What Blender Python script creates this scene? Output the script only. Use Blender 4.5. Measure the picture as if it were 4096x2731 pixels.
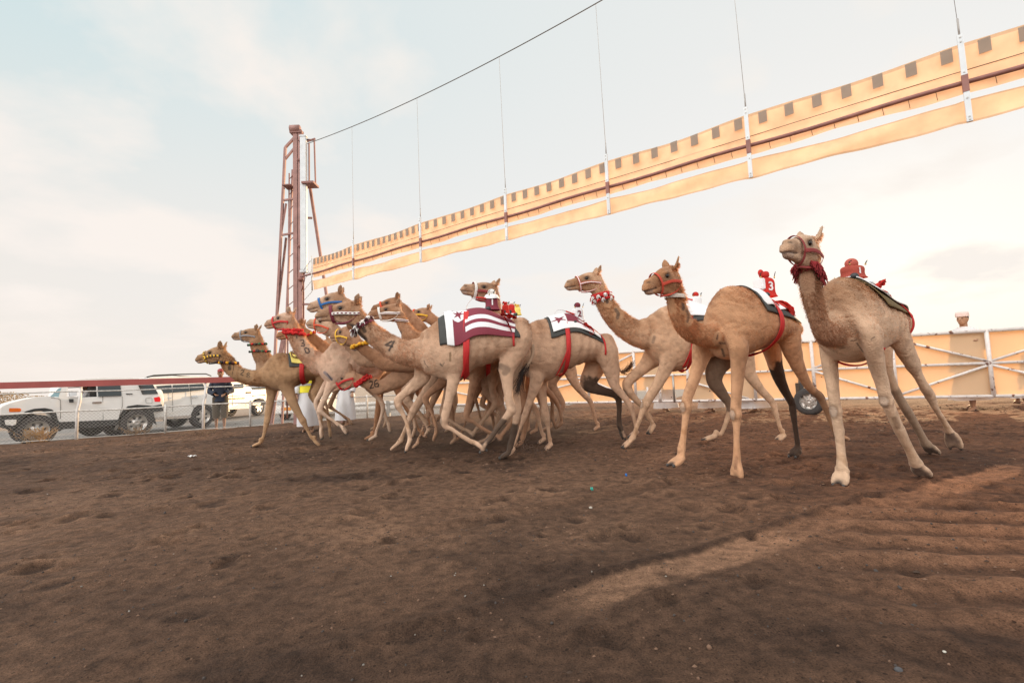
import bpy, bmesh, math, random
import numpy as np
from mathutils import Vector, Matrix
rnd = random.Random(7); nrs = np.random.RandomState(11)
sc = bpy.context.scene
for o in list(bpy.data.objects): bpy.data.objects.remove(o)
COL = sc.collection
# ------------------------------------------------------------------ camera
F, CX, CY, HC = 1933., 2048., 1365.5, 1.0
PITCH = math.atan(155.7/1933); ROLL = math.atan(.0387)
fw_ = np.array([0, math.cos(PITCH), math.sin(PITCH)])
r0_ = np.array([1., 0, 0]); u0_ = np.array([0, -math.sin(PITCH), math.cos(PITCH)])
XA = math.cos(ROLL)*r0_ - math.sin(ROLL)*u0_
UA = math.sin(ROLL)*r0_ + math.cos(ROLL)*u0_
CAM = np.array([0, 0, HC])
cd = bpy.data.cameras.new('camera'); cam = bpy.data.objects.new('camera', cd); COL.objects.link(cam)
cd.sensor_width = 36; cd.lens = F/4096*36; cd.clip_start = .05; cd.clip_end = 3000
cam.matrix_world = Matrix(((XA[0], UA[0], -fw_[0], 0), (XA[1], UA[1], -fw_[1], 0), (XA[2], UA[2], -fw_[2], HC), (0, 0, 0, 1)))
sc.camera = cam
sc.render.resolution_x = 1024; sc.render.resolution_y = 682
# ------------------------------------------------------------------ sky, sun, exposure
SUN_AZ = math.radians(40); SUN_EL = math.radians(7.0)
W = bpy.data.worlds.new('World'); sc.world = W; W.use_nodes = True
nt = W.node_tree; nt.nodes.clear()
def N(nt, t, **k):
    n = nt.nodes.new(t)
    for a, b in k.items(): setattr(n, a, b)
    return n
sky = N(nt, 'ShaderNodeTexSky', sky_type='NISHITA', sun_disc=False)
sky.sun_elevation = SUN_EL; sky.sun_rotation = SUN_AZ; sky.dust_density = 2.5; sky.air_density = 1.0; sky.ozone_density = 1.5
tc = N(nt, 'ShaderNodeTexCoord')
sep = N(nt, 'ShaderNodeSeparateXYZ'); nt.links.new(tc.outputs['Generated'], sep.inputs[0])
# thin cloud sheet: direction divided by height gives a flat layer overhead
mx = N(nt, 'ShaderNodeMath', operation='MAXIMUM'); mx.inputs[1].default_value = 0.0
nt.links.new(sep.outputs['Z'], mx.inputs[0])
ad = N(nt, 'ShaderNodeMath', operation='ADD'); ad.inputs[1].default_value = .22; nt.links.new(mx.outputs[0], ad.inputs[0])
dv = N(nt, 'ShaderNodeVectorMath', operation='DIVIDE'); nt.links.new(tc.outputs['Generated'], dv.inputs[0])
cmb = N(nt, 'ShaderNodeCombineXYZ')
for i in range(3): nt.links.new(ad.outputs[0], cmb.inputs[i])
nt.links.new(cmb.outputs[0], dv.inputs[1])
ns = N(nt, 'ShaderNodeTexNoise'); ns.inputs['Scale'].default_value = 1.15; ns.inputs['Detail'].default_value = 7; ns.inputs['Roughness'].default_value = .52
ns.inputs['Distortion'].default_value = .15
mp = N(nt, 'ShaderNodeMapping'); mp.inputs['Location'].default_value = (2.3, .4, 0); mp.inputs['Scale'].default_value = (1, 1, .6)
nt.links.new(dv.outputs[0], mp.inputs[0]); nt.links.new(mp.outputs[0], ns.inputs['Vector'])
cr = N(nt, 'ShaderNodeValToRGB'); cr.color_ramp.elements[0].position = .47; cr.color_ramp.elements[1].position = .575
nt.links.new(ns.outputs['Fac'], cr.inputs[0])
# how far a direction is turned to the sun: 0 opposite, 1 toward it
sd = (math.sin(SUN_AZ)*math.cos(SUN_EL), math.cos(SUN_AZ)*math.cos(SUN_EL), math.sin(SUN_EL))
dt = N(nt, 'ShaderNodeVectorMath', operation='DOT_PRODUCT'); dt.inputs[1].default_value = sd
nm = N(nt, 'ShaderNodeVectorMath', operation='NORMALIZE'); nt.links.new(tc.outputs['Generated'], nm.inputs[0]); nt.links.new(nm.outputs[0], dt.inputs[0])
def mrange(src, a, b, c=0., d=1., smooth=False):
    n = N(nt, 'ShaderNodeMapRange'); n.inputs['From Min'].default_value = a; n.inputs['From Max'].default_value = b; n.inputs['To Min'].default_value = c; n.inputs['To Max'].default_value = d
    if smooth: n.interpolation_type = 'SMOOTHSTEP'
    nt.links.new(src, n.inputs['Value']); return n.outputs[0]
def mixc(fac, A, B):
    n = N(nt, 'ShaderNodeMix', data_type='RGBA')
    for k, v in (('Factor', fac), ('A', A), ('B', B)):
        if hasattr(v, 'links') or hasattr(v, 'is_linked'): nt.links.new(v, n.inputs[k])
        else: n.inputs[k].default_value = v if k == 'Factor' else (*v, 1)
    return n.outputs['Result']
glow = mrange(dt.outputs['Value'], .0, 1.); zen = mrange(sep.outputs['Z'], .16, .62, smooth=True)
high = mixc(glow, (6.1, 7.7, 8.0), (8.7, 8.6, 8.4)); low = mixc(glow, (9.0, 8.5, 8.0), (8.9, 8.8, 8.7))
veil = mixc(zen, low, high)
m0 = mixc(.93, sky.outputs[0], veil)
cf = N(nt, 'ShaderNodeMath', operation='MULTIPLY'); cf.inputs[1].default_value = .95; nt.links.new(cr.outputs[0], cf.inputs[0])
m1 = mixc(cf.outputs[0], m0, mixc(glow, (9.3, 8.6, 8.1), (9.1, 8.5, 7.9)))
hzn = mrange(sep.outputs['Z'], 0, .16, .75, 0)
m2 = mixc(hzn, m1, mixc(glow, (9.1, 8.1, 7.3), (9.0, 8.6, 8.1)))
# added fill: unseen sky opposite the sun brightened to light the camels
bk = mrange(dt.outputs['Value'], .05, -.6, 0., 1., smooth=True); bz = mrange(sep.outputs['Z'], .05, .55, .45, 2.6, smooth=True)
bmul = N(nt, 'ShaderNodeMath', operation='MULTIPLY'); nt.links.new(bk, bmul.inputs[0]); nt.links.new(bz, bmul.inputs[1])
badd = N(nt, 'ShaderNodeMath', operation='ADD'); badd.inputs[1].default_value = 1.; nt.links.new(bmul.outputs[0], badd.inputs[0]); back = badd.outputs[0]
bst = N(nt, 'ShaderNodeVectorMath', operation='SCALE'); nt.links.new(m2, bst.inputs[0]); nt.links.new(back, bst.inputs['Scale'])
bg = N(nt, 'ShaderNodeBackground'); bg.inputs['Strength'].default_value = .085
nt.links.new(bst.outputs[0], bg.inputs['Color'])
wo = N(nt, 'ShaderNodeOutputWorld'); nt.links.new(bg.outputs[0], wo.inputs[0])
sl = bpy.data.lights.new('sun', 'SUN'); sl.energy = 5.0; sl.angle = math.radians(.6); sl.color = (1, .66, .36)
sun = bpy.data.objects.new('sun', sl); COL.objects.link(sun)
sun.rotation_euler = Vector(sd).to_track_quat('Z', 'Y').to_euler()
sc.view_settings.view_transform = 'Standard'; sc.view_settings.look = 'None'; sc.view_settings.exposure = .3; sc.view_settings.gamma = 1
sc.view_settings.use_curve_mapping = False
# ------------------------------------------------------------------ projection helpers (photo pixel -> real place)
def ray(x, y): return (x-CX)/F*XA - (y-CY)/F*UA + fw_
def G(x, y, z=0.): d = ray(x, y); return CAM + d*(z-HC)/d[2]
def DY(x, y, Y): d = ray(x, y); return CAM + d*Y/d[1]
def project(P):
    q = np.asarray(P) - CAM; w = q@fw_
    return CX + F*(q@XA)/w, CY - F*(q@UA)/w
VW = dict(A=(750,1150,2.24), B=(1350,1100,1.96), C=(2000,1150,2.24), D=(2200,1000,1.845), E=(2500,1000,1.65), F=(3050,900,1.4256),
          L=(1140,1440,4), M=(1640,1440,4), R=(1740,1100,4), N=(2450,1440,4), U=(2850,900,2.992), K=(2900,1500,2.94), Z=(1150,1150,3.92),
          P=(0,0,2352/4096), S=(0,0,1), Q=(0,1450,3.92), T=(550,1450,3.92), O=(0,1250,2.352), J=(3450,1200,2.613))
def px(v, x, y): a = VW[v]; return a[0]+x/a[2], a[1]+y/a[2]
# ------------------------------------------------------------------ materials
MATS = {}
def mat(name, col=(.5,.5,.5), rough=.6, metal=0, var=.12, scale=8, bump=0, bscale=60, trans=0, sheen=0, spec=.5, attr=None, emit=None, alpha=1):
    if name in MATS: return MATS[name]
    m = bpy.data.materials.new(name); m.use_nodes = True; t = m.node_tree; b = t.nodes['Principled BSDF']
    b.inputs['Roughness'].default_value = rough; b.inputs['Metallic'].default_value = metal
    b.inputs['Specular IOR Level'].default_value = spec
    if sheen: b.inputs['Sheen Weight'].default_value = sheen; b.inputs['Sheen Roughness'].default_value = .4
    tcn = N(t, 'ShaderNodeTexCoord')
    n = N(t, 'ShaderNodeTexNoise'); n.inputs['Scale'].default_value = scale; n.inputs['Detail'].default_value = 5
    t.links.new(tcn.outputs['Object'], n.inputs['Vector'])
    mr = N(t, 'ShaderNodeMapRange'); mr.inputs['From Min'].default_value = .3; mr.inputs['From Max'].default_value = .7
    mr.inputs['To Min'].default_value = 1-var; mr.inputs['To Max'].default_value = 1+var; t.links.new(n.outputs['Fac'], mr.inputs['Value'])
    mu = N(t, 'ShaderNodeVectorMath', operation='SCALE')
    if attr:
        at = N(t, 'ShaderNodeVertexColor', layer_name=attr); t.links.new(at.outputs['Color'], mu.inputs[0])
    else: mu.inputs[0].default_value = col
    t.links.new(mr.outputs[0], mu.inputs['Scale']); t.links.new(mu.outputs[0], b.inputs['Base Color'])
    if bump:
        n2 = N(t, 'ShaderNodeTexNoise'); n2.inputs['Scale'].default_value = bscale; n2.inputs['Detail'].default_value = 4
        t.links.new(tcn.outputs['Object'], n2.inputs['Vector'])
        bp = N(t, 'ShaderNodeBump'); bp.inputs['Strength'].default_value = bump; bp.inputs['Distance'].default_value = .02
        t.links.new(n2.outputs['Fac'], bp.inputs['Height']); t.links.new(bp.outputs[0], b.inputs['Normal'])
    if emit: b.inputs['Emission Color'].default_value = (*emit[:3], 1); b.inputs['Emission Strength'].default_value = emit[3]
    if trans:
        tr = N(t, 'ShaderNodeBsdfTranslucent'); t.links.new(mu.outputs[0], tr.inputs['Color'])
        mxs = N(t, 'ShaderNodeMixShader'); mxs.inputs[0].default_value = trans
        t.links.new(b.outputs[0], mxs.inputs[1]); t.links.new(tr.outputs[0], mxs.inputs[2])
        t.links.new(mxs.outputs[0], t.nodes['Material Output'].inputs['Surface'])
    MATS[name] = m; return m
# ------------------------------------------------------------------ object helpers
def tag(o, label=None, cat=None, group=None, kind=None):
    if label: o['label'] = label
    if cat: o['category'] = cat
    if group: o['group'] = group
    if kind: o['kind'] = kind
    return o
def empty(name, loc=(0,0,0), rz=0, **k):
    o = bpy.data.objects.new(name, None); COL.objects.link(o); o.location = loc; o.rotation_euler = (0,0,rz); o.empty_display_size = .1
    return tag(o, **k)
def cat_rom(P, n):
    P = np.asarray(P, float); m = len(P); out = []
    Q = np.vstack([2*P[0]-P[1], P, 2*P[-1]-P[-2]])
    for i in range(m-1):
        a, b, c, d = Q[i:i+4]
        for k in range(n):
            t = k/n
            out.append(.5*((2*b) + (c-a)*t + (2*a-5*b+4*c-d)*t*t + (3*b-a-3*c+d)*t**3))
    out.append(P[-1]); return np.array(out)
class MB:
    """collects shapes and links them as one mesh object"""
    def __init__(s): s.v = []; s.f = []; s.mi = []; s.sm = []
    def add(s, vs, fs, mi=0, smooth=False):
        k = len(s.v); s.v += [tuple(map(float, p)) for p in vs]
        for q in fs: s.f.append(tuple(i+k for i in q)); s.mi.append(mi); s.sm.append(smooth)
    def box(s, c, h, R=None, mi=0):
        c = np.array(c, float); R = np.eye(3) if R is None else np.array(R)
        vs = [c + R@np.array([x*h[0], y*h[1], z*h[2]]) for x in (-1,1) for y in (-1,1) for z in (-1,1)]
        s.add(vs, [(0,1,3,2),(4,6,7,5),(0,4,5,1),(2,3,7,6),(0,2,6,4),(1,5,7,3)], mi)
    def beam(s, a, b, w, h, up=(0,0,1), mi=0):
        a = np.array(a, float); b = np.array(b, float); d = b-a; L = np.linalg.norm(d); d /= L
        up = np.array(up, float); side = np.cross(d, up)
        if np.linalg.norm(side) < 1e-3: side = np.cross(d, [1,0,0])
        side /= np.linalg.norm(side); u = np.cross(side, d)
        s.box((a+b)/2, (L/2, w/2, h/2), np.array([d, side, u]).T, mi)
    def tube(s, pts, r, n=8, mi=0, flat=1., smooth=True, cap=True):
        P = np.asarray(pts, float); m = len(P); rr = np.broadcast_to(np.asarray(r, float), (m,))
        T = np.gradient(P, axis=0); T /= np.linalg.norm(T, axis=1)[:,None]+1e-9
        up = np.array([0,0,1.]) if abs(T[0][2]) < .9 else np.array([1.,0,0])
        a = np.cross(T[0], up); a /= np.linalg.norm(a); vs = []
        for i in range(m):
            a = a - T[i]*(a@T[i]); a /= np.linalg.norm(a)+1e-9; b = np.cross(T[i], a)
            for k in range(n):
                t = 2*math.pi*k/n; vs.append(P[i] + rr[i]*(math.cos(t)*a*flat + math.sin(t)*b))
        fs = [(i*n+k, i*n+(k+1)%n, (i+1)*n+(k+1)%n, (i+1)*n+k) for i in range(m-1) for k in range(n)]
        if cap: fs += [tuple(range(n))[::-1], tuple(range((m-1)*n, m*n))]
        s.add(vs, fs, mi, smooth)
    def ell(s, c, r, R=None, n=12, m=8, mi=0):
        R = np.eye(3) if R is None else np.array(R); c = np.array(c, float); vs = [c+R@np.array([0,0,r[2]])]
        for i in range(1, m):
            p = math.pi*i/m
            for k in range(n):
                t = 2*math.pi*k/n; vs.append(c+R@np.array([r[0]*math.sin(p)*math.cos(t), r[1]*math.sin(p)*math.sin(t), r[2]*math.cos(p)]))
        vs.append(c+R@np.array([0,0,-r[2]])); fs = []
        for k in range(n): fs.append((0, 1+k, 1+(k+1)%n))
        for i in range(m-2):
            for k in range(n): fs.append((1+i*n+k, 1+(i+1)*n+k, 1+(i+1)*n+(k+1)%n, 1+i*n+(k+1)%n))
        e = len(vs)-1
        for k in range(n): fs.append((e, 1+(m-2)*n+(k+1)%n, 1+(m-2)*n+k))
        s.add(vs, fs, mi, True)
    def loft(s, secs, n=20, mi=0, cap=True):
        """secs: (centre, dorsal half vector, ventral half vector, side half vector)"""
        vs = []
        if cap == 'dome':
            o = []
            for (c, u, d, w), (c2, *_r) in ((secs[0], secs[1]), (secs[-1], secs[-2])):
                e = c-c2; e = e/(np.linalg.norm(e)+1e-9)*(np.linalg.norm(u)+np.linalg.norm(w))/2; o.append([(c+e*h, u*k, d*k, w*k) for h, k in ((.38,.90),(.68,.68),(.88,.38))])
            secs = o[0][::-1]+list(secs)+o[1]
        m = len(secs)
        for c, u, d, w in secs:
            for k in range(n):
                t = 2*math.pi*k/n; cc = math.cos(t); vs.append(c + (u*cc if cc > 0 else -d*cc) + w*math.sin(t))
        fs = [(i*n+k, (i+1)*n+k, (i+1)*n+(k+1)%n, i*n+(k+1)%n) for i in range(m-1) for k in range(n)]
        if cap:
            b = len(vs); vs += [secs[0][0], secs[-1][0]]
            fs += [(b, k, (k+1)%n) for k in range(n)] + [(b+1, (m-1)*n+(k+1)%n, (m-1)*n+k) for k in range(n)]
        s.add(vs, fs, mi, True)
    def lathe(s, c, axis, prof, n=32, mi=0, smooth=True):
        """prof: (distance along axis, radius)"""
        c = np.array(c, float); ax = np.array(axis, float); ax /= np.linalg.norm(ax)
        a = np.cross(ax, [0,0,1.]); a = a/np.linalg.norm(a) if np.linalg.norm(a) > 1e-3 else np.array([1.,0,0]); b = np.cross(ax, a); vs = []
        for h, r in prof:
            for k in range(n): t = 2*math.pi*k/n; vs.append(c+ax*h+r*(math.cos(t)*a+math.sin(t)*b))
        fs = [(i*n+k, i*n+(k+1)%n, (i+1)*n+(k+1)%n, (i+1)*n+k) for i in range(len(prof)-1) for k in range(n)]
        s.add(vs, fs, mi, smooth)
    def grid(s, P, mi=0, mfun=None, smooth=True, closed=False):
        P = np.asarray(P); a, b = P.shape[:2]; k0 = len(s.v)
        s.v += [tuple(map(float, p)) for p in P.reshape(-1,3)]
        for i in range(a-1):
            for j in range(b-1 + (1 if closed else 0)):
                j2 = (j+1) % b
                s.f.append((k0+i*b+j, k0+i*b+j2, k0+(i+1)*b+j2, k0+(i+1)*b+j)); s.mi.append(mfun(i, j) if mfun else mi); s.sm.append(smooth)
    def prism(s, poly, depth, mi=0):
        """poly: coplanar 3D points, depth: extrusion vector"""
        n = len(poly); dep = np.array(depth, float); vs = [np.array(p, float) for p in poly] + [np.array(p, float)+dep for p in poly]
        fs = [tuple(range(n)), tuple(range(2*n-1, n-1, -1))] + [(i, i+n, (i+1)%n+n, (i+1)%n) for i in range(n)]
        s.add(vs, fs, mi)
    def build(s, name, mats, parent=None, bevel=0, loc=None):
        me = bpy.data.meshes.new(name); V = s.v
        if loc is not None: V = [(x-loc[0], y-loc[1], z-loc[2]) for x, y, z in V]
        me.from_pydata(V, [], s.f)
        for m in (mats if isinstance(mats, (list, tuple)) else [mats]): me.materials.append(m)
        me.polygons.foreach_set('material_index', s.mi); me.polygons.foreach_set('use_smooth', s.sm); me.update()
        o = bpy.data.objects.new(name, me); COL.objects.link(o)
        if loc is not None and parent is None: o.location = loc
        if parent is not None: o.parent = parent
        if bevel:
            bm = bmesh.new(); bm.from_mesh(me); bmesh.ops.recalc_face_normals(bm, faces=bm.faces)
            es = [e for e in bm.edges if len(e.link_faces) == 2 and e.calc_face_angle(0) > .5]
            bmesh.ops.bevel(bm, geom=es, offset=bevel, segments=2, affect='EDGES', clamp_overlap=True); bm.to_mesh(me); bm.free()
        return o
def fbm(x, y, octs=5, sc0=1., seed=0, gain=.5):
    """value noise, numpy"""
    r = np.random.RandomState(seed); T = r.rand(256, 256); out = np.zeros_like(x); a = 1.; tot = 0
    for o in range(octs):
        X = x*sc0*2**o + 17.3*o; Y = y*sc0*2**o + 9.1*o; xi = np.floor(X).astype(int); yi = np.floor(Y).astype(int)
        fx = X-xi; fy = Y-yi; fx = fx*fx*(3-2*fx); fy = fy*fy*(3-2*fy)
        g = lambda i, j: T[(xi+i) % 256, (yi+j) % 256]
        out += a*((g(0,0)*(1-fx)+g(1,0)*fx)*(1-fy) + (g(0,1)*(1-fx)+g(1,1)*fx)*fy - .5); tot += a; a *= gain
    return out/tot
def text_mesh(s, size):
    """glyph outlines as (verts, faces) in the xy plane, centred"""
    cu = bpy.data.curves.new('glyph', 'FONT'); cu.body = s; cu.size = size; cu.align_x = 'CENTER'; cu.align_y = 'CENTER'; cu.offset = size*.02
    o = bpy.data.objects.new('glyph', cu); COL.objects.link(o); bpy.context.view_layer.update()
    me = bpy.data.meshes.new_from_object(o.evaluated_get(bpy.context.evaluated_depsgraph_get()))
    vs = [tuple(v.co) for v in me.vertices]; fs = [tuple(p.vertices) for p in me.polygons]
    bpy.data.objects.remove(o); bpy.data.curves.remove(cu); bpy.data.meshes.remove(me); return vs, fs
# ================================================================== GROUND
FA = np.array([-11.23, 10.64]); FD = np.array([.864, .503]); FN = np.array([-.503, .864])   # fence line, its direction, outward normal
def axis(lo, hi, d, far, g=1.13):
    a = list(np.arange(lo, hi, d)); s = d; x = hi
    while x < far: a.append(x); s *= g; x += s
    a.append(far); s = d; x = lo; b = []
    while x > -far: s *= g; x -= s; b.append(x)
    return np.array(b[::-1] + a)
xs = axis(-9, 8, .036, 900); ys = axis(.9, 12, .034, 900); ys = ys[ys > -40]
GX, GY = np.meshgrid(xs, ys, indexing='ij')
ss = lambda t: np.clip(t, 0, 1)**2*(3-2*np.clip(t, 0, 1))
fd = (GX-FA[0])*FN[0] + (GY-FA[1])*FN[1] + .25*fbm(GX, GY, 3, .8, 5)
fade = 1/(1+np.maximum(0, np.hypot(GX, GY)-14)/8)
hh = .085*fbm(GX, GY, 4, .35, 1) + .05*fbm(GX, GY*1.2, 5, 1.4, 2) + .022*fbm(GX, GY, 3, 7, 3)
# hoof-churned band where the animals run
churn = ss((GY-3.2+.25*GX)/2.5)
hh += churn*(.075*np.abs(fbm(GX, GY*1.1, 4, 2.4, 8))+.03*np.abs(fbm(GX, GY*1.3, 3, 8, 18)))
# wind ripples at the right foreground
rip = ss((GX-.35*GY-.1)/1.2)*ss((4.6-GY)/1.5)
hh += rip*.017*np.sin((GY*1.15+GX*.38+.35*fbm(GX, GY, 3, .9, 21))*17)
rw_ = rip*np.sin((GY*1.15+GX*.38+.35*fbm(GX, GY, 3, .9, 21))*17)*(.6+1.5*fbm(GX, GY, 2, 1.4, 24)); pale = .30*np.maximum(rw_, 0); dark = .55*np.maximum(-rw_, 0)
rs = np.random.RandomState(3)
for i in range(900):           # hoof and foot prints
    x = rs.uniform(-9, 8); y = rs.uniform(1.1, 11); r = rs.uniform(.03, .11); a = rs.uniform(0, 3.14); e = rs.uniform(.55, 1)
    dep = rs.uniform(.010, .030)*(1 if y+.25*x > 4 else .8)
    if y < 3.2 and rs.rand() < .6: continue
    ix = np.searchsorted(xs, [x-.5, x+.5]); iy = np.searchsorted(ys, [y-.5, y+.5]); sl_ = (slice(*ix), slice(*iy))
    dx = GX[sl_]-x; dy = GY[sl_]-y; u = (dx*math.cos(a)+dy*math.sin(a))/r; v = (-dx*math.sin(a)+dy*math.cos(a))/(r*e); q = np.sqrt(u*u+v*v)
    q = q*(1+.35*fbm(GX[sl_], GY[sl_], 2, 14, 9))
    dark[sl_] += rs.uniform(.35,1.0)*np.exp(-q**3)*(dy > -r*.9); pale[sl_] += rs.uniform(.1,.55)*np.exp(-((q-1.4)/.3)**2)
    hh[sl_] += -dep*np.exp(-q**4) + dep*.55*np.exp(-((q-1.35)/.3)**2)*(.6+.8*(u > 0))
def seg_d(a, b):
    a = np.array(a)[:2]; b = np.array(b)[:2]; d = b-a; L = np.hypot(*d); d = d/L
    return (GX-a[0])*(-d[1]) + (GY-a[1])*d[0], (GX-a[0])*d[0] + (GY-a[1])*d[1], L
t0, t1 = G(*px('P', 1120, 1400)), G(*px('P', 2300, 1068))
D_, S_, L_ = seg_d(t0, t1); D_ = D_ + .05*fbm(GX, GY, 2, .7, 31)
m = ss((S_+1.2)/1.)*ss((L_+.5-S_)/1.); u_ = S_/L_
hh += m*(.016*np.exp(-((D_-.05)/.04)**2) - .006*np.exp(-((D_+.08)/.09)**2))
edge_ = ss((D_+.27+.05*fbm(GX, GY, 3, 2.2, 34))/.05)*ss((.01-D_)/.03)
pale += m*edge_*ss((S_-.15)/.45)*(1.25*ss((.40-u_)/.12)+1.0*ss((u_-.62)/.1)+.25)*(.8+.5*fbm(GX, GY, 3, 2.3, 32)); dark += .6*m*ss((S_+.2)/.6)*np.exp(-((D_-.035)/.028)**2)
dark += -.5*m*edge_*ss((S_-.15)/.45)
D2, S2, L2 = seg_d(G(*px('P', 900, 1235)), G(*px('P', 1850, 1050)))
m = ss((S2+.8)/1.5)*ss((L2+.5-S2)/1.); D2 = D2 + .08*fbm(GX, GY, 2, .7, 33)
hh += m*(-.015*np.exp(-((D2)/.09)**2) + .012*np.exp(-((np.abs(D2)-.15)/.05)**2) + .006*np.exp(-((D2)/.09)**2)*np.sin(S2*70)); dark += .3*m*np.exp(-(D2/.1)**2)
big = fbm(GX, GY, 4, .38, 41); mid = fbm(GX*.8, GY*1.3, 4, 1.3, 42)
pale += np.clip(big*2.6-.15, 0, .7) + np.clip(mid*2-.25, 0, .5)
fin = fbm(GX, GY*1.15, 4, 4.6, 43); fin2 = fbm(GX, GY, 3, 13., 44); rough_ = (.45+.55*churn)*fade
pale += rough_*np.clip(fin*1.6-.15, 0, .4); dark += rough_*(np.clip(-fin*1.6-.2, 0, .35)*(GY > 3)+np.clip(-fin2*2.6-.2, 0, .7)); hh += rough_*(.035*np.abs(fin)-.02*np.maximum(0, .06-np.abs(fin2))*4*.3+.012*fin2); dark += rough_*.7*np.clip(1-np.abs(fin+.02)/.018, 0, 1)*(fin2 > -.05)*.6
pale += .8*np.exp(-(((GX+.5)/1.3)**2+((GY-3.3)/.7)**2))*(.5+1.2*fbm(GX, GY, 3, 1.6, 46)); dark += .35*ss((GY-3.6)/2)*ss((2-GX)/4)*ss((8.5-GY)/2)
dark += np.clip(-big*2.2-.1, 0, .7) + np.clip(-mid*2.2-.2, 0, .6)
drop = ss((fd-.15)/.8)
hh = hh*fade*(1-.92*drop) + .05*np.exp(-((fd-.05)/.25)**2)*(.6+1.2*fbm(GX, GY, 3, 1.1, 6)) - .315*drop
GV = np.stack([GX, GY, hh], -1)
def ground_z(x, y):
    i = min(max(np.searchsorted(xs, x), 1), len(xs)-1); j = min(max(np.searchsorted(ys, y), 1), len(ys)-1); return float(hh[i, j])
me = bpy.data.meshes.new('ground'); a, b = GX.shape
idx = np.arange(a*b).reshape(a, b)
fc = np.stack([idx[:-1,:-1], idx[1:,:-1], idx[1:,1:], idx[:-1,1:]], -1).reshape(-1, 4)
me.vertices.add(a*b); me.vertices.foreach_set('co', GV.reshape(-1)); me.loops.add(fc.size); me.loops.foreach_set('vertex_index', fc.reshape(-1))
me.polygons.add(len(fc)); me.polygons.foreach_set('loop_start', np.arange(0, fc.size, 4)); me.polygons.foreach_set('loop_total', np.full(len(fc), 4))
me.polygons.foreach_set('use_smooth', np.ones(len(fc), bool)); me.update()
ca = me.color_attributes.new('col', 'FLOAT_COLOR', 'POINT')
base = np.array([.125, .070, .043]); lt = np.array([.235, .135, .083]); dk = np.array([.052, .030, .020])
fore_shade = np.clip((4.2-GY)/3.4, 0, 1)*.45      # front shade and vignette painted into the sand colour, deeper toward the camera
k1 = np.clip(pale, 0, 1)[...,None]; k2 = np.clip(dark+fore_shade, 0, 1)[...,None]
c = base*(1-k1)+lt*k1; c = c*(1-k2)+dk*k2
red_ = (ss((GX-.5)/3)*.8)[...,None]; c = c*(1-red_+red_*np.array([1.28,1.0,.84]))
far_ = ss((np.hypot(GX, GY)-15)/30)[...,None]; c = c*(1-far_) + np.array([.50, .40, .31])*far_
dr = drop[...,None]; c = c*(1-dr*.5)+np.array([.24, .19, .15])*dr*.5
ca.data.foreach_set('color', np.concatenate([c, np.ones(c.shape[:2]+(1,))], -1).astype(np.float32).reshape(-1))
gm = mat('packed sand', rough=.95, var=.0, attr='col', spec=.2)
t = gm.node_tree; b_ = t.nodes['Principled BSDF']; tcn = [n for n in t.nodes if n.type == 'TEX_COORD'][0]
mu = [n for n in t.nodes if n.type == 'VECT_MATH'][0]
n1 = N(t, 'ShaderNodeTexNoise'); n1.inputs['Scale'].default_value = 13; n1.inputs['Detail'].default_value = 10; n1.inputs['Roughness'].default_value = .68
v1 = N(t, 'ShaderNodeTexVoronoi'); v1.inputs['Scale'].default_value = 62; v2 = N(t, 'ShaderNodeTexNoise'); v2.inputs['Scale'].default_value = 150; v2.inputs['Detail'].default_value = 3
for q in (n1, v1, v2): t.links.new(tcn.outputs['Object'], q.inputs['Vector'])
mrA = N(t, 'ShaderNodeMapRange'); mrA.inputs['From Min'].default_value = .34; mrA.inputs['From Max'].default_value = .62; mrA.inputs['To Min'].default_value = .58; mrA.inputs['To Max'].default_value = 1.32; t.links.new(n1.outputs['Fac'], mrA.inputs['Value'])
mrB = N(t, 'ShaderNodeMapRange'); mrB.inputs['From Min'].default_value = .25; mrB.inputs['From Max'].default_value = .75; mrB.inputs['To Min'].default_value = .55; mrB.inputs['To Max'].default_value = 1.45; t.links.new(v2.outputs['Fac'], mrB.inputs['Value'])
pb = N(t, 'ShaderNodeMapRange'); pb.inputs['From Min'].default_value = .05; pb.inputs['From Max'].default_value = .3; pb.inputs['To Min'].default_value = .3; pb.inputs['To Max'].default_value = 1; t.links.new(v1.outputs['Distance'], pb.inputs['Value'])
m_1 = N(t, 'ShaderNodeMath', operation='MULTIPLY'); m_2 = N(t, 'ShaderNodeMath', operation='MULTIPLY')
t.links.new(mrA.outputs[0], m_1.inputs[0]); t.links.new(mrB.outputs[0], m_1.inputs[1]); t.links.new(m_1.outputs[0], m_2.inputs[0]); t.links.new(pb.outputs[0], m_2.inputs[1])
v3 = N(t, 'ShaderNodeTexVoronoi'); v3.inputs['Scale'].default_value = 19; t.links.new(tcn.outputs['Object'], v3.inputs['Vector'])
sz = N(t, 'ShaderNodeSeparateColor'); t.links.new(v3.outputs['Color'], sz.inputs[0]); r3 = N(t, 'ShaderNodeMath', operation='MULTIPLY'); r3.inputs[1].default_value = .30; t.links.new(sz.outputs[0], r3.inputs[0])
l3 = N(t, 'ShaderNodeMath', operation='LESS_THAN'); t.links.new(v3.outputs['Distance'], l3.inputs[0]); sb = N(t, 'ShaderNodeMath', operation='SUBTRACT'); sb.inputs[1].default_value = .12; t.links.new(r3.outputs[0], sb.inputs[0]); t.links.new(sb.outputs[0], l3.inputs[1])
k3 = N(t, 'ShaderNodeMapRange'); k3.inputs['To Min'].default_value = 1; k3.inputs['To Max'].default_value = .35; t.links.new(l3.outputs[0], k3.inputs['Value'])
m_3 = N(t, 'ShaderNodeMath', operation='MULTIPLY'); t.links.new(m_2.outputs[0], m_3.inputs[0]); t.links.new(k3.outputs[0], m_3.inputs[1]); t.links.new(m_3.outputs[0], mu.inputs['Scale'])
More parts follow.
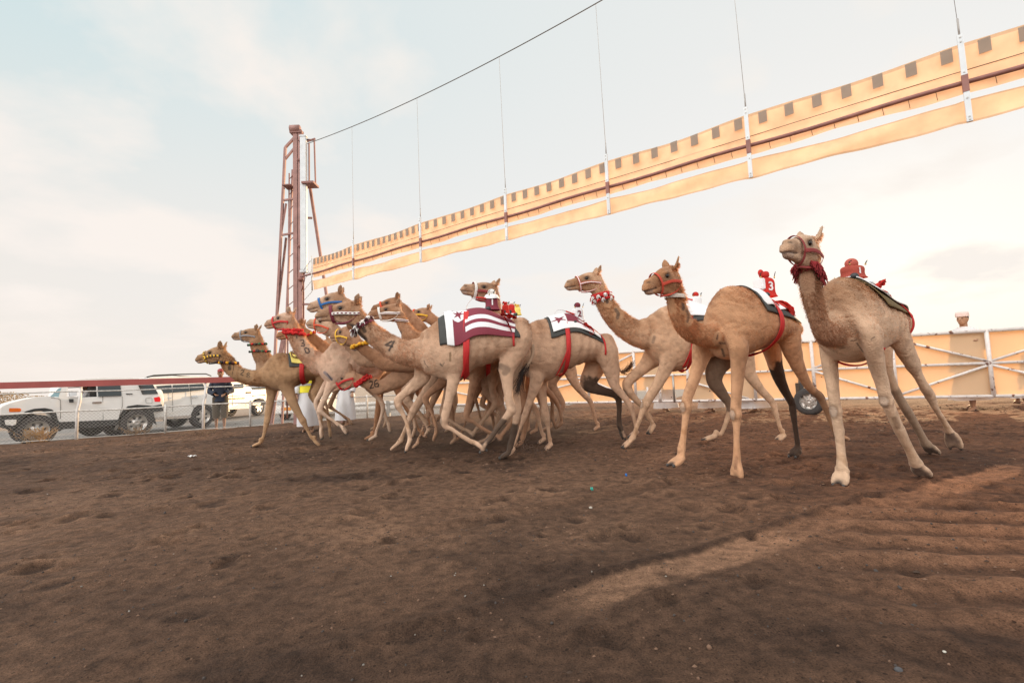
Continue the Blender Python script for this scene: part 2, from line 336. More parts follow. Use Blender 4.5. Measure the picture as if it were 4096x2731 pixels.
bp1 = N(t, 'ShaderNodeBump'); bp1.inputs['Strength'].default_value = .9; bp1.inputs['Distance'].default_value = .03; t.links.new(n1.outputs['Fac'], bp1.inputs['Height'])
bp2 = N(t, 'ShaderNodeBump'); bp2.inputs['Strength'].default_value = .7; bp2.inputs['Distance'].default_value = .006; t.links.new(v2.outputs['Fac'], bp2.inputs['Height']); t.links.new(bp1.outputs[0], bp2.inputs['Normal'])
t.links.new(bp2.outputs[0], b_.inputs['Normal'])
me.materials.append(gm); gr = bpy.data.objects.new('ground', me); COL.objects.link(gr); tag(gr, 'brown churned sand of the race track', kind='structure')
# road behind the fence
mb = MB(); q = lambda s, d, z=-.300: (FA[0]+FD[0]*s+FN[0]*d, FA[1]+FD[1]*s+FN[1]*d, z)
S0 = np.linspace(-40, 90, 60); mb.grid([[q(s, d+ .15*math.sin(s*1.3)*(d < 2)) for d in (1.35, 5, 9, 14.)] for s in S0])
tag(mb.build('road', mat('asphalt', (.20,.185,.17), .9, var=.25, scale=3, bump=.3, bscale=90)), 'grey asphalt road behind the fence', kind='structure')
# ------------------------------------------------------------------ pebbles, clods
mb = MB()
for i in range(1500):
    if i < 800: x, y = rs.uniform(-3.2, 3.2), rs.uniform(1.15, 3.4)
    elif i < 1200: x, y = rs.uniform(-6, 6), rs.uniform(3, 8)
    else: x, y = rs.uniform(-8, 8), rs.uniform(7.5, 11.5)
    s = rs.uniform(.0015, .006)*(1+.06*y) * (2.0 if rs.rand() < .05 else 1)
    R = np.linalg.qr(rs.randn(3,3))[0]; z = ground_z(x, y)
    mb.ell((x, y, z+s*.25), (s*rs.uniform(.8,1.5), s, s*rs.uniform(.5,.9)), R, 5, 3, 0 if rs.rand() < .6 else (1 if rs.rand() < .94 else 2))
for i in range(9000):       # crumbs of turned up soil
    y = 1.2+10.5*rs.rand()**.8; x = rs.uniform(-1.15, 1.15)*(y+.6)
    if fbm(np.array([x]), np.array([y]), 3, 1.1, 61)[0] < -.02+.1*(y < 3): continue
    s = rs.uniform(.002, .0045)*(1+.28*y)*(1.9 if rs.rand() < .05 else 1); z = ground_z(x, y); q_ = rs.rand(6)*.5+.75; a = rs.rand()*6
    vs = [(x+s*1.5*q_[k]*math.cos(a+k*1.257), y+s*q_[k]*math.sin(a+k*1.257), z-.002) for k in range(5)]+[(x+s*.2, y, z+s*.75)]
    mb.add(vs, [(k, (k+1)%5, 5) for k in range(5)], 3 if rs.rand() < .6 else 1)
tag(mb.build('gravel', [mat('dark stone', (.06,.05,.045), .9), mat('tan clod', (.17,.10,.065), .95), mat('pale stone', (.26,.24,.21), .8), mat('dark crumb', (.055,.033,.022), .95)]), 'small stones and clods strewn over the sand', kind='stuff')
for (x, y, sx, nm, c, lb) in [((2175-0)/1, 1790, .03, 'paper_scrap', (.8,.8,.8), ''), ]: pass
def scrap(pxy, w, col, label, name='litter'):
    P = G(*pxy); mb = MB(); n = 7
    g = [[(P[0]+(i/(n-1)-.5)*w, P[1]+(j/(n-1)-.5)*w*.7, .012+ground_z(P[0],P[1])+.014*math.sin(i*1.7)*math.cos(j*1.3)+.008) for j in range(n)] for i in range(n)]
    mb.grid(g); o = mb.build(name, mat(name+str(col), col, .7, var=.05)); tag(o, label, 'litter')
    bm = bmesh.new(); bm.from_mesh(o.data); r = bmesh.ops.solidify(bm, geom=bm.faces[:], thickness=.003); bm.to_mesh(o.data); bm.free()
scrap((768, 1840), .1, (.82,.82,.8), 'crumpled white scrap of paper on the sand at left', 'paper_scrap')
scrap((905, 1705), .09, (.82,.82,.8), 'small white scrap on the track edge in front of the tower foot', 'paper_scrap')
scrap((2368, 1967), .02, (.05,.5,.4), 'tiny turquoise plastic bit on the sand', 'plastic_bit')
scrap((2505, 1905), .018, (.03,.2,.6), 'tiny blue plastic bit on the sand', 'plastic_bit')
# stones that read singly
def stone(pxy, r, col, label):
    P = G(*pxy); mb = MB(); z = ground_z(P[0], P[1]); mb.ell((0,0,r*.45), (r*1.2, r, r*.8), None, 12, 8)
    V = np.array(mb.v); V += .12*r*np.stack([fbm(V[:,0]*60+i*5, V[:,2]*60+V[:,1]*40, 2, 1, 3+i) for i in range(3)], -1)*2; mb.v = [tuple(v) for v in V]
    o = mb.build('stone', mat('st'+label[:9], col, .85, var=.2, scale=60)); o.location = (P[0], P[1], z); tag(o, label, 'stone')
stone((3597, 2700), .011, (.075,.075,.08), 'rounded dark grey stone at the bottom edge of the picture')
stone((2363, 2032), .012, (.42,.38,.32), 'pale pebble right of the middle of the sand')
stone((3780, 2627), .005, (.5,.48,.42), 'small white pebble in the lower right sand')
# ================================================================== FENCE along the road
M_gal = mat('weathered white steel', (.62,.60,.56), .5, .3, var=.25, scale=20)
M_post = mat('white painted post', (.72,.70,.68), .55, var=.15, scale=12)
M_redrail = mat('faded red board', (.36,.085,.075), .6, var=.12, scale=2.5)
fp = lambda s, z, d=0.: np.array([FA[0]+FD[0]*s+FN[0]*d, FA[1]+FD[1]*s+FN[1]*d, z])
fence = empty('fence', fp(0,0), label='wire fence with white posts and a long red top board beside the road', cat='fence')
loc0 = fp(0,0)
mb = MB(); a_, b_ = fp(-3.5, 1.322, -.03), fp(5.05, 1.31, -.03); mb.beam(a_, b_, .03, .145); mb.build('top_board', M_redrail, fence, loc=loc0)
def fpipe(z0, z1, s1, r, nm):
    mb = MB(); P = [fp(s, z0+(z1-z0)*max(s,0)/s1 + .008*math.sin(s*2.1)) for s in np.linspace(-3.5, s1, 40)]; mb.tube(P, r, 6); mb.build(nm, M_gal, fence, loc=loc0)
fpipe(1.135, 1.12, 7.2, .016, 'upper_pipe'); fpipe(.68, .70, 21, .02, 'middle_pipe'); fpipe(.06, .06, 21, .008, 'lower_wire')
def at_px(x, y=1760):   # distance along the fence seen at photo column x
    d = ray(x, y); A = np.array([[d[0], -FD[0]], [d[1], -FD[1]]]); return np.linalg.solve(A, FA)[1]
for i, (x, zt, mtl) in enumerate([(-160, 1.25, M_post), (305, 1.25, M_post), (660, .74, M_gal), (812, 1.25, M_post), (1000, .74, M_gal), (1240, .74, M_gal), (1470, .74, M_gal), (1700, .74, M_gal)]):
    s = at_px(x); mb = MB(); p0 = fp(s, -.05); k = .04 if zt > 1 and i in (1, 3) else 0
    mb.tube([p0, fp(s, zt*.55), fp(s+k, zt*.72), fp(s+k*1.2, zt)], .032 if zt > 1 else .028, 10); mb.build('post', mtl, fence, loc=loc0)
mb = MB(); dm = .075
for k in np.arange(-3.5, 21, dm):
    for sg in (1, -1):
        a = fp(k, .05); b = fp(k+sg*.64, .69); mb.tube([a, b], .0021, 3, smooth=False, cap=False)
mb.build('wire_mesh', mat('galvanised wire', (.42,.40,.37), .45, .6, var=.1), fence, loc=loc0)
# dry weed at the foot of the fence
def weed(pxy, h, w, n, label, seed, col=(.5,.33,.16)):
    r = random.Random(seed); P = G(*pxy); mb = MB()
    for i in range(n):
        a = r.uniform(0, 6.28); l = h*r.uniform(.5, 1); d = w*r.uniform(.1, 1); x0 = r.gauss(0, w*.3); y0 = r.gauss(0, w*.2)
        pts = [(x0, y0, -.02), (x0+.4*d*math.cos(a), y0+.4*d*math.sin(a), l*.55), (x0+d*math.cos(a), y0+d*math.sin(a), l)]
        mb.tube(pts, [.004, .003, .002], 3, cap=False)
        for j in range(9):
            t = r.uniform(.35, 1); q = np.array(pts[0])*(1-t)+np.array(pts[2])*t; q += [r.gauss(0,.02) for _ in range(3)]; s = r.uniform(.006,.014)
            mb.ell(q, (s, s*.6, s), None, 4, 3)
    o = mb.build('dry_weed', mat('dry weed'+str(col[0]), col, .8, trans=.35)); o.location = (P[0], P[1], ground_z(P[0], P[1])); tag(o, label, 'weed', 'dry weeds along the fence')
weed((150, 1772), .34, .36, 70, 'bushy orange dry weed at the fence in front of the car front wheel', 1)
weed((545, 1745), .22, .3, 24, 'sparse dry grass tuft at the fence by the car rear wheel', 2, (.36,.26,.17))
weed((800, 1742), .12, .35, 14, 'low dry tuft at the foot of the white fence post', 3, (.3,.2,.13))
# far scrub on the left horizon
def scrub(x, y, h, w, label, seed):
    r = random.Random(seed); mb = MB(); 
    for k in range(5): 
        a = r.uniform(0, 6.28); mb.tube([(0,0,0), (w*.2*math.cos(a), w*.2*math.sin(a), h*.4), (w*.35*math.cos(a), w*.35*math.sin(a), h*.7)], [.09,.06,.03], 5, mi=1)
    for i in range(520):
        u = r.gauss(0, .42)*w*.6; v = r.gauss(0, .42)*w*.6; z = h*(.25+.7*abs(math.sin(r.random()*1.5)))*math.exp(-(u*u+v*v)/(w*w)); s = r.uniform(.06, .16)
        R = np.linalg.qr(np.array([[r.gauss(0,1) for _ in range(3)] for _ in range(3)]))[0]; c = np.array([u, v, max(z, .1)])
        mb.add([c+R@np.array(p)*s for p in ((1,0,0),(0,1,.2),(-1,0,0),(0,-.6,-.2))], [(0,1,2,3)])
    e = empty('desert_shrub', (x, y, -.31), label=label, cat='shrub', group='shrubs on the desert horizon')
    o = mb.build('crown', [mat('dusty leaves', (.30,.22,.13), .8, trans=.4, var=.3), mat('shrub bark', (.14,.09,.06), .9)], e)
for i, (x, Y, h, w) in enumerate([(-50, 60, 2.6, 5.), (35, 75, 2.6, 6), (150, 95, 2.0, 6)]):
    p = G(x, 1640, -.3) if 0 else DY(x, 1600, Y); scrub(p[0], Y, h, w, ['tall hazy scrub tree at the left edge behind the car', 'mid sized hazy shrub on the horizon behind the car bonnet', 'low far shrub just above the car bonnet'][i], i+20)
# ================================================================== TOWER
M_ox = mat('oxide red paint', (.33,.18,.158), .6, var=.18, scale=6, bump=.1, bscale=120)
M_oxd = mat('dark oxide paint', (.26,.115,.095), .55, var=.2, scale=9)
M_wp = mat('bluish white paint', (.66,.71,.74), .45, var=.08)
M_st = mat('dull steel', (.38,.37,.35), .4, .7, var=.2)
TX, TY = -6.0, 13.4
tower = empty('lattice_tower', (TX, TY, 0), label='tall rusty red steel mast tower with ladder and braces behind the pack', cat='tower')
lc = (TX, TY, 0); ZT = 8.5
mb = MB()
for dx in (0, .14): 
    mb.box((TX+dx, TY, (ZT-.35*dx)/2-.1), (.014, .06, ZT/2)); mb.box((TX+dx, TY-.055, ZT/2-.1), (.06, .009, ZT/2)); mb.box((TX+dx, TY+.055, ZT/2-.1), (.06, .009, ZT/2))
mb.build('main_post', M_ox, tower, loc=lc)
mb = MB(); mb.lathe((TX+.02, TY-.05, ZT-.06), (1, 0, 0), [(-.16,0),(-.16,.11),(.12,.11),(.12,0)], 16); mb.box((TX+.02, TY, ZT-.14), (.17,.1,.05)); mb.build('head_pulley', M_ox, tower, loc=lc, bevel=.01)
mb = MB()   # back legs and diagonals
L0, L1 = np.array([TX-.72, TY+.05, -.1]), np.array([TX-.33, TY+.05, ZT-.55])
at = lambda t: L0*(1-t)+L1*t
mb.beam(L0, L1, .065, .065)
mb.beam(L1, (TX, TY, ZT-.25), .06, .06); mb.beam(L1-[0,0,.35], (TX, TY, ZT-.55), .05, .05)
for z in (1.2, 3.0, 5.4, 6.4): t_ = z/(ZT-.55); mb.beam(at(t_), (TX-.05, TY, z), .05, .05)
for z0, z1 in ((0, 2.9), (1.2, 3.0), (3.1, 5.3), (3.1, 5.3), (5.4, 6.3)):
    mb.beam(at(z0/(ZT-.55)), (TX-.33, TY+.1, z1), .055, .055)
mb.beam((TX-.45, TY+.1, 0), (TX-.14, TY+.1, ZT-1.2), .05, .05)
mb.build('back_leg', M_ox, tower, loc=lc)
mb = MB()   # ladder rungs between the post and a side rail
for z in np.arange(.6, 7.1, .46): mb.tube([(TX-.27+.012*(z-3), TY+.1, z), (TX-.02, TY-.02, z+.12)], .012, 6)
mb.tube([(TX-.31, TY+.1, .2), (TX-.24, TY+.1, 7.2)], .02, 6); mb.build('ladder', M_ox, tower, loc=lc)
mb = MB(); mb.beam((TX+.30, TY+.25, ZT-1.7), (TX+1.1, TY+.25, 1.2), .07, .07); mb.beam((TX+1.1, TY+.25, 1.2), (TX+1.18, TY+.25, -.1), .07, .07); mb.beam((TX+.2, TY+.2, 5.9), (TX+.36, TY+.24, 5.9), .05, .05); mb.beam((TX+.2, TY, 3.35), (TX+.8, TY+.1, 3.35), .05, .05)
mb.build('front_brace', M_ox, tower, loc=lc)
mb = MB()   # head cage and platform
z0, z1 = ZT-.42, ZT-1.75
for a, b in (((.1,z0),(.55,z0-.02)), ((.35,z0),(.55,z0-.02)), ((.42,z0-.1),(.42,z1)), ((.57,z0),(.6,z1))): mb.beam((TX+a[0], TY-.1, a[1]), (TX+b[0], TY-.1, b[1]), .035, .035)
mb.beam((TX+.15, TY-.1, z0-.12), (TX+.6, TY-.1, z0+.02), .04, .04)
mb.box((TX+.45, TY-.1, z1), (.17,.2,.03)); mb.box((TX-.2, TY, z1), (.12,.18,.015)); mb.build('head_cage', M_oxd, tower, loc=lc)
mb = MB(); mb.box((TX+.29, TY-.16, 6.2), (.085,.06,1.92)); mb.box((TX+.29, TY-.16, 4.24), (.1,.075,.035)); mb.box((TX+.29, TY-.16, 8.14), (.1,.075,.03)); mb.build('counterweight_box', M_wp, tower, loc=lc, bevel=.012)
for z in (2.2, 2.9, 4.05, 5.0, 7.5): mb = MB(); mb.ell((TX+.17, TY-.1, z), (.09,.06,.07), None, 10, 6); mb.build('pulley', M_oxd, tower, loc=lc)
mb = MB(); mb.tube([(TX+.3, TY-.16, 4.2), (TX+.3, TY-.16, 4.0), (TX+.2, TY-.12, 3.7)], .014, 6); mb.build('cable_link', M_oxd, tower, loc=lc)
# ================================================================== STARTING BARRIER (beam, hangers, cloth)
st = [(817,600,562,640),(967.5,554,510,600),(1165,497,432,550),(1398,429,350,490),(1721,336,250,410),(2215,191,75,282)]
PB = [G(*px('P', a[0], a[1]), 3.91)[:2] for a in st]
PB = np.array(PB); mxy = PB.mean(0); uu = np.linalg.svd(PB-mxy)[2][0]; uu = uu if uu[0] > 0 else -uu
sB = list((PB-mxy)@uu); bxy = lambda s: mxy+uu*s
nB = np.array([uu[1], -uu[0]])      # toward the camera

def _sl(x, y):
    d = ray(*px('P', x, y)); o = bxy(0); k = ((o-CAM[:2])@np.array([uu[1], -uu[0]]))/(d[:2]@np.array([uu[1], -uu[0]])); return ((CAM+d*k)[:2]-mxy)@uu
sL = _sl(717, 620); sB_all = [sL] + sB + [sB[-1]+2.05, sB[-1]+4.1]
BP = lambda s, z, d=0.: np.array([*(bxy(s)+nB*d), z])
barrier = empty('starting_barrier', tuple(BP(0, 0)), label='long tan cloth starting barrier on a dark pipe raised over the track', cat='barrier')
lc = tuple(BP(0,0)); lowest = 3.91
mb = MB(); mb.tube([BP(s, 3.91+.01*math.sin(s*3)) for s in np.linspace(sL-.55, sB_all[-1], 60)], .026, 8); mb.build('pipe', M_oxd, barrier, loc=lc)
M_cloth = mat('tan shade cloth', (.72,.50,.35), .85, var=.14, scale=4, trans=.42)
M_hem = mat('tan cloth doubled', (.50,.37,.26), .85, var=.08, trans=.4)
M_sq = mat('brown cloth patch', (.47,.385,.31), .85, var=.05, trans=.42)
def band(z0f, z1f, d, nm, hem_top, hem_bot, seed):
    mb = MB(); n = 9; S = []; 
    for a, b in zip(sB_all[:-1], sB_all[1:]): S += list(np.linspace(a, b, 26)[:-1])
    S.append(sB_all[-1]); rows = []
    for s in S:
        i = max(0, min(len(sB_all)-2, int(np.searchsorted(sB_all, s+1e-6))-1)); a, b = sB_all[i], sB_all[i+1]; u = (s-a)/(b-a); sag = 4*u*(1-u)
        zt = z0f(sag, s); zb = z1f(sag, s)
        rows.append([BP(s, zt+(zb-zt)*v, d+.018*math.sin(v*5+s*2.2+seed)*math.sin(math.pi*u)+.012*math.sin(9*u+seed+v*3)) for v in (0, .07, .2, .35, .5, .65, .8, .9, 1)])
    mb.grid(rows, mfun=lambda i, j: 1 if (j == 0 and hem_top) or (j >= 7 and hem_bot) else 0)
    return mb.build(nm, [M_cloth, M_hem], barrier, loc=lc)
wv = lambda s: .006*math.sin(s*5.1)+.005*math.sin(s*11.3+1)
ztop = lambda sag, s: 4.335-.028*sag+.02*(s/6)
zbot = lambda sag, s: 3.80+.010*sag+wv(s)*.8
band(ztop, zbot, -.035, 'upper_cloth', 1, 0, 0)
band(lambda g, s: 3.735-.022*g+wv(s+3)*.5, lambda g, s: 3.485+.010*g+wv(s)*.8, -.03, 'lower_cloth', 1, 1, 2)
mb = MB(); mb.tube([BP(s, 4.04-.01*math.sin(s), -.02) for s in np.linspace(sL, sB_all[-1], 80)], .004, 4); mb.build('seam_cord', mat('dark cord', (.06,.04,.03), .8), barrier, loc=lc)
cnt = [11, 12, 9, 8, 7, 7, 7, 7]
for i, (a, b) in enumerate(zip(sB_all[:-1], sB_all[1:])):
    for k in range(cnt[i]):
        s = a+(b-a)*(k+.62)/cnt[i] ; w = .046 if i < 2 else .048; u = (s-a)/(b-a); z1 = ztop(4*u*(1-u), s)-.03; 
        mb = MB(); mb.prism([BP(s-w, z1, .003), BP(s+w, z1+.006, .003), BP(s+w, z1-.145, .003), BP(s-w, z1-.15, .003)], [nB[0]*-.004, nB[1]*-.004, 0]); mb.build('cloth_patch', M_sq, barrier, loc=lc)
for i, (a, b) in enumerate(zip(sB_all[:-1], sB_all[1:])):
    for k in range(1, 9 if i > 1 else 7):
        s = a+(b-a)*k/(9 if i > 1 else 7); u = k/9; mb = MB(); mb.tube([BP(s, 3.91, .01), BP(s+.01, zbot(4*u*(1-u), s)+.005, -.01)], .0035, 4); mb.build('tie_cord', mat('tie cord', (.12,.06,.04), .8), barrier, loc=lc)
for s in sB_all[1:]:
    mb = MB(); R = np.array([[uu[0], nB[0], 0], [uu[1], nB[1], 0], [0,0,1]])
    mb.box(BP(s, 4.17, .045), (.024, .014, .24), R); mb.box(BP(s, 3.63, .045), (.024, .014, .16), R)
    mb.box(BP(s, 3.88, .045), (.026, .018, .09), R, 1)
    for z in (4.38, 4.33, 4.0, 3.72, 3.52, 3.49): mb.box(BP(s, z, .062), (.007, .003, .007), R, 2)
    mb.build('hanger', [M_wp, M_oxd, M_st], barrier, loc=lc)
mb = MB(); mb.tube([BP(sL, 4.36, .02), BP(sL+.03, 3.46, .02)], .016, 6)
mb.build('end_post', M_gal, barrier, loc=lc)
for z, zz in ((4.3, 4.25), (4.0, 3.98), (3.74, 3.68), (3.45, 3.4)):
    mb = MB(); a = np.array([TX+.22, TY-.1, zz]); b = BP(sL, z)
    for k in range(12):
        u = k/12; p = a*(1-u)+b*u; q2 = a*(1-u-.06)+b*(u+.06); mb.tube([p, q2], [.010 if k%2 else .005]*2, 4)
    mb.build('chain', M_st, barrier, loc=lc)
# overhead cable and the thin hanger wires
cabp = [(706,330),(803,294),(950,229),(1152,127),(1378,4)]
def plane_pt(x, y, off=0.):
    d = ray(x, y); o = bxy(0); k = ((o-CAM[:2])@nB)/(d[:2]@nB); return CAM+d*k
cp = [plane_pt(*px('P', *c)) for c in cabp]; ss_ = [(p[:2]-mxy)@uu for p in cp]; zz = [p[2] for p in cp]
cf_ = np.polyfit(ss_, zz, 2); S = np.linspace(ss_[0], 12, 60)
cab = MB(); cab.tube([BP(s, np.polyval(cf_, s)) for s in S], .009, 5)
cb = empty('support_cable', tuple(BP(0, 0)), label='thin steel cable sloping up from the tower top with drop wires to the barrier', cat='cable')
cab.build('main_cable', mat('cable steel', (.12,.11,.10), .6, .3), cb, loc=lc)
for s, a in zip(sB_all[1:], st + [None, None]):
    mb = MB(); top = np.polyval(cf_, s-.05); mb.tube([BP(s-.05, top), BP(s, 4.44, .03)], .0035 , 4)
    mb.tube([BP(s, 4.60, .03), BP(s, 4.41, .03)], .009, 6); mb.build('drop_wire', mat('thin wire', (.40,.38,.36), .6, .3), cb, loc=lc)
# ================================================================== GATE with tan boards on the right
gA, gB = np.array([2.85, 12.7]), np.array([9.9, 9.35]); gd = (gB-gA)/np.linalg.norm(gB-gA); gn = np.array([gd[1], -gd[0]])
def g_at(x, y=1540): d = ray(x, y); A = np.array([[d[0], -gd[0]], [d[1], -gd[1]]]); return np.linalg.solve(A, gA)[1]
GP = lambda s, z, d=0.: np.array([*(gA+gd*s+gn*d), z])
M_gp = mat('chipped white pipe paint', (.70,.66,.63), .5, var=.12, scale=14)
nt_ = M_gp.node_tree; nn = N(nt_, 'ShaderNodeTexNoise'); nn.inputs['Scale'].default_value = 9; nn.inputs['Detail'].default_value = 6; rr = N(nt_, 'ShaderNodeValToRGB'); rr.color_ramp.elements[0].position = .60; rr.color_ramp.elements[1].position = .66
tcc = [n for n in nt_.nodes if n.type == 'TEX_COORD'][0]; nt_.links.new(tcc.outputs['Object'], nn.inputs['Vector']); nt_.links.new(nn.outputs['Fac'], rr.inputs[0])
mm = N(nt_, 'ShaderNodeMix', data_type='RGBA'); mm.inputs['B'].default_value = (.16,.06,.035,1); nt_.links.new(rr.outputs[0], mm.inputs['Factor'])
pb_ = nt_.nodes['Principled BSDF']; src = pb_.inputs['Base Color'].links[0].from_socket; nt_.links.new(src, mm.inputs['A']); nt_.links.new(mm.outputs['Result'], pb_.inputs['Base Color'])
M_board = mat('tan translucent board', (.84,.66,.46), .8, var=.05, scale=1.2, trans=.5)
gate = empty('barrier_gate', (*gA, 0), label='long white pipe gate with tan boards and cross braces standing behind the runners', cat='gate'); lc = (*gA, 0)
ZB, ZM, ZTp = .33, .98, 1.62
posts = [g_at(x) for x in (1700, 2010, 2354, 2541, 2753, 3020, 3258, 3584, 3970, 4420)]
def gtube(a, b, r, nm, mtl=M_gp): mb = MB(); mb.tube([a, b], r, 10); mb.build(nm, mtl, gate, loc=lc)
s0, s1 = posts[0], posts[-1]
gtube(GP(s0, ZTp), GP(s1, ZTp), .036, 'top_rail'); gtube(GP(s0, ZM), GP(s1, ZM), .030, 'middle_rail'); gtube(GP(s0, ZB), GP(s1, ZB), .033, 'bottom_rail')
for s in posts: gtube(GP(s, ZB-.02), GP(s, ZTp+.02), .037, 'post')
for i in range(len(posts)-1):
    a, b = posts[i], posts[i+1]
    if i in (3, 4, 5): continue
    c = b if i % 2 == 1 else a; o = a if i % 2 == 1 else b
    gtube(GP(c, ZM+.03), GP(o, ZTp-.05), .026, 'brace'); gtube(GP(c, ZM-.03), GP(o, ZB+.04), .026, 'brace')
    
gtube(GP(posts[4]+.12, .78), GP(posts[5]-.15, .36), .024, 'brace')
for s_, zz_ in ((2640, .75), (2695, .98), (2590, .7)): s = g_at(s_); gtube(GP(s, ZB, .05), GP(s, zz_, .05), .026, 'stub_post', M_gp if s_ != 2695 else M_st)
for i in range(len(posts)-1):
    a, b = posts[i]+.01, posts[i+1]-.01; mb = MB(); zb = ZB+.03; zt = ZTp+(.02 if i != 3 else -.02)
    if i == 3: zb = .62
    mb.prism([GP(a, zb, -.06), GP(b, zb, -.06), GP(b, zt, -.06), GP(a, zt, -.06)], [-gn[0]*.006, -gn[1]*.006, 0]); mb.build('board', M_board, gate, loc=lc)
wheel_s = g_at(3240)
mb = MB(); wc = G(3243, 1660); wc = np.array([wc[0], wc[1], .30]); ax_ = np.array([-.72, -.69, 0])
mb.lathe(wc, ax_, [(-.10,.17),(-.11,.24),(-.085,.29),(0,.30),(.085,.29),(.11,.24),(.10,.17)], 36, 0); 
tw = mb.build('wheel', mat('tyre rubber', (.055,.05,.048), .9, var=.2, scale=30, bump=.4, bscale=50), gate, loc=lc)
mb = MB(); mb.lathe(wc, ax_, [(.04,0),(.055,.03),(.05,.07),(.02,.08),(.015,.15),(.06,.17),(.10,.175)], 28)
for k in range(7):
    t_ = k*6.283/7; e1 = np.cross(ax_, [0,0,1]); e1 /= np.linalg.norm(e1); e2 = np.array([0,0,1.]); mb.beam(wc+ax_*.05+(math.cos(t_)*e1+math.sin(t_)*e2)*.05, wc+ax_*.04+(math.cos(t_)*e1+math.sin(t_)*e2)*.165, .035, .02, ax_)
mb.build('rim', mat('alloy', (.55,.53,.50), .35, .8), tw, loc=lc)
mb = MB(); mb.box(wc+np.array([-.12,.12,.24]), (.05,.08,.16)); mb.beam(wc, wc+np.array([.25,.55,.08]), .07, .07); mb.beam(wc+np.array([-.12,.12,.3]), wc+np.array([.2,.6,.66]), .05, .05); mb.build('axle_bracket', mat('dark steel', (.05,.045,.042), .6), gate, loc=lc, bevel=.008)
# ================================================================== CAMELS
M_hide = mat('camel hide', rough=.85, var=.10, scale=14, attr='col', bump=.9, bscale=85, sheen=.14, spec=.1)
_t = M_hide.node_tree; _n = [n for n in _t.nodes if n.type == 'BUMP'][0]; _n.inputs['Distance'].default_value = .012
M_fur = mat('camel hair', rough=.8, var=.15, scale=20, attr='col', trans=.72, spec=.1)
M_eye = mat('camel eye', (.012,.007,.005), .12, var=0)
CT = dict(tan=(.50,.33,.215), fawn=(.55,.39,.27), brown=(.36,.215,.13), gold=(.42,.26,.12), pale=(.57,.41,.28), grey=(.46,.36,.275), red=(.45,.25,.135))
BLACK = np.array([.035, .025, .02])
HEADS = np.array([  # t from nose to poll, top, bottom, half width (units: head length)
 (0.0,.000,.050,.032),(.02,.034,.066,.056),(.05,.074,.074,.074),(.09,.112,.070,.084),(.13,.134,.066,.088),(.20,.150,.060,.082),(.30,.172,.060,.086),(.40,.200,.075,.098),
 (.50,.235,.10,.112),(.60,.262,.14,.126),(.70,.275,.18,.132),(.80,.268,.20,.130),(.90,.240,.20,.118),(1.02,.185,.18,.105)])
JAW = np.array([(.045,-.06,-.085,.034),(.07,-.05,-.118,.056),(.13,-.036,-.138,.066),(.22,-.03,-.140,.062),(.34,-.02,-.150,.062),(.48,.0,-.185,.074),(.62,0,-.235,.088),(.75,0,-.272,.096),(.87,0,-.275,.094),(.97,0,-.24,.085)])
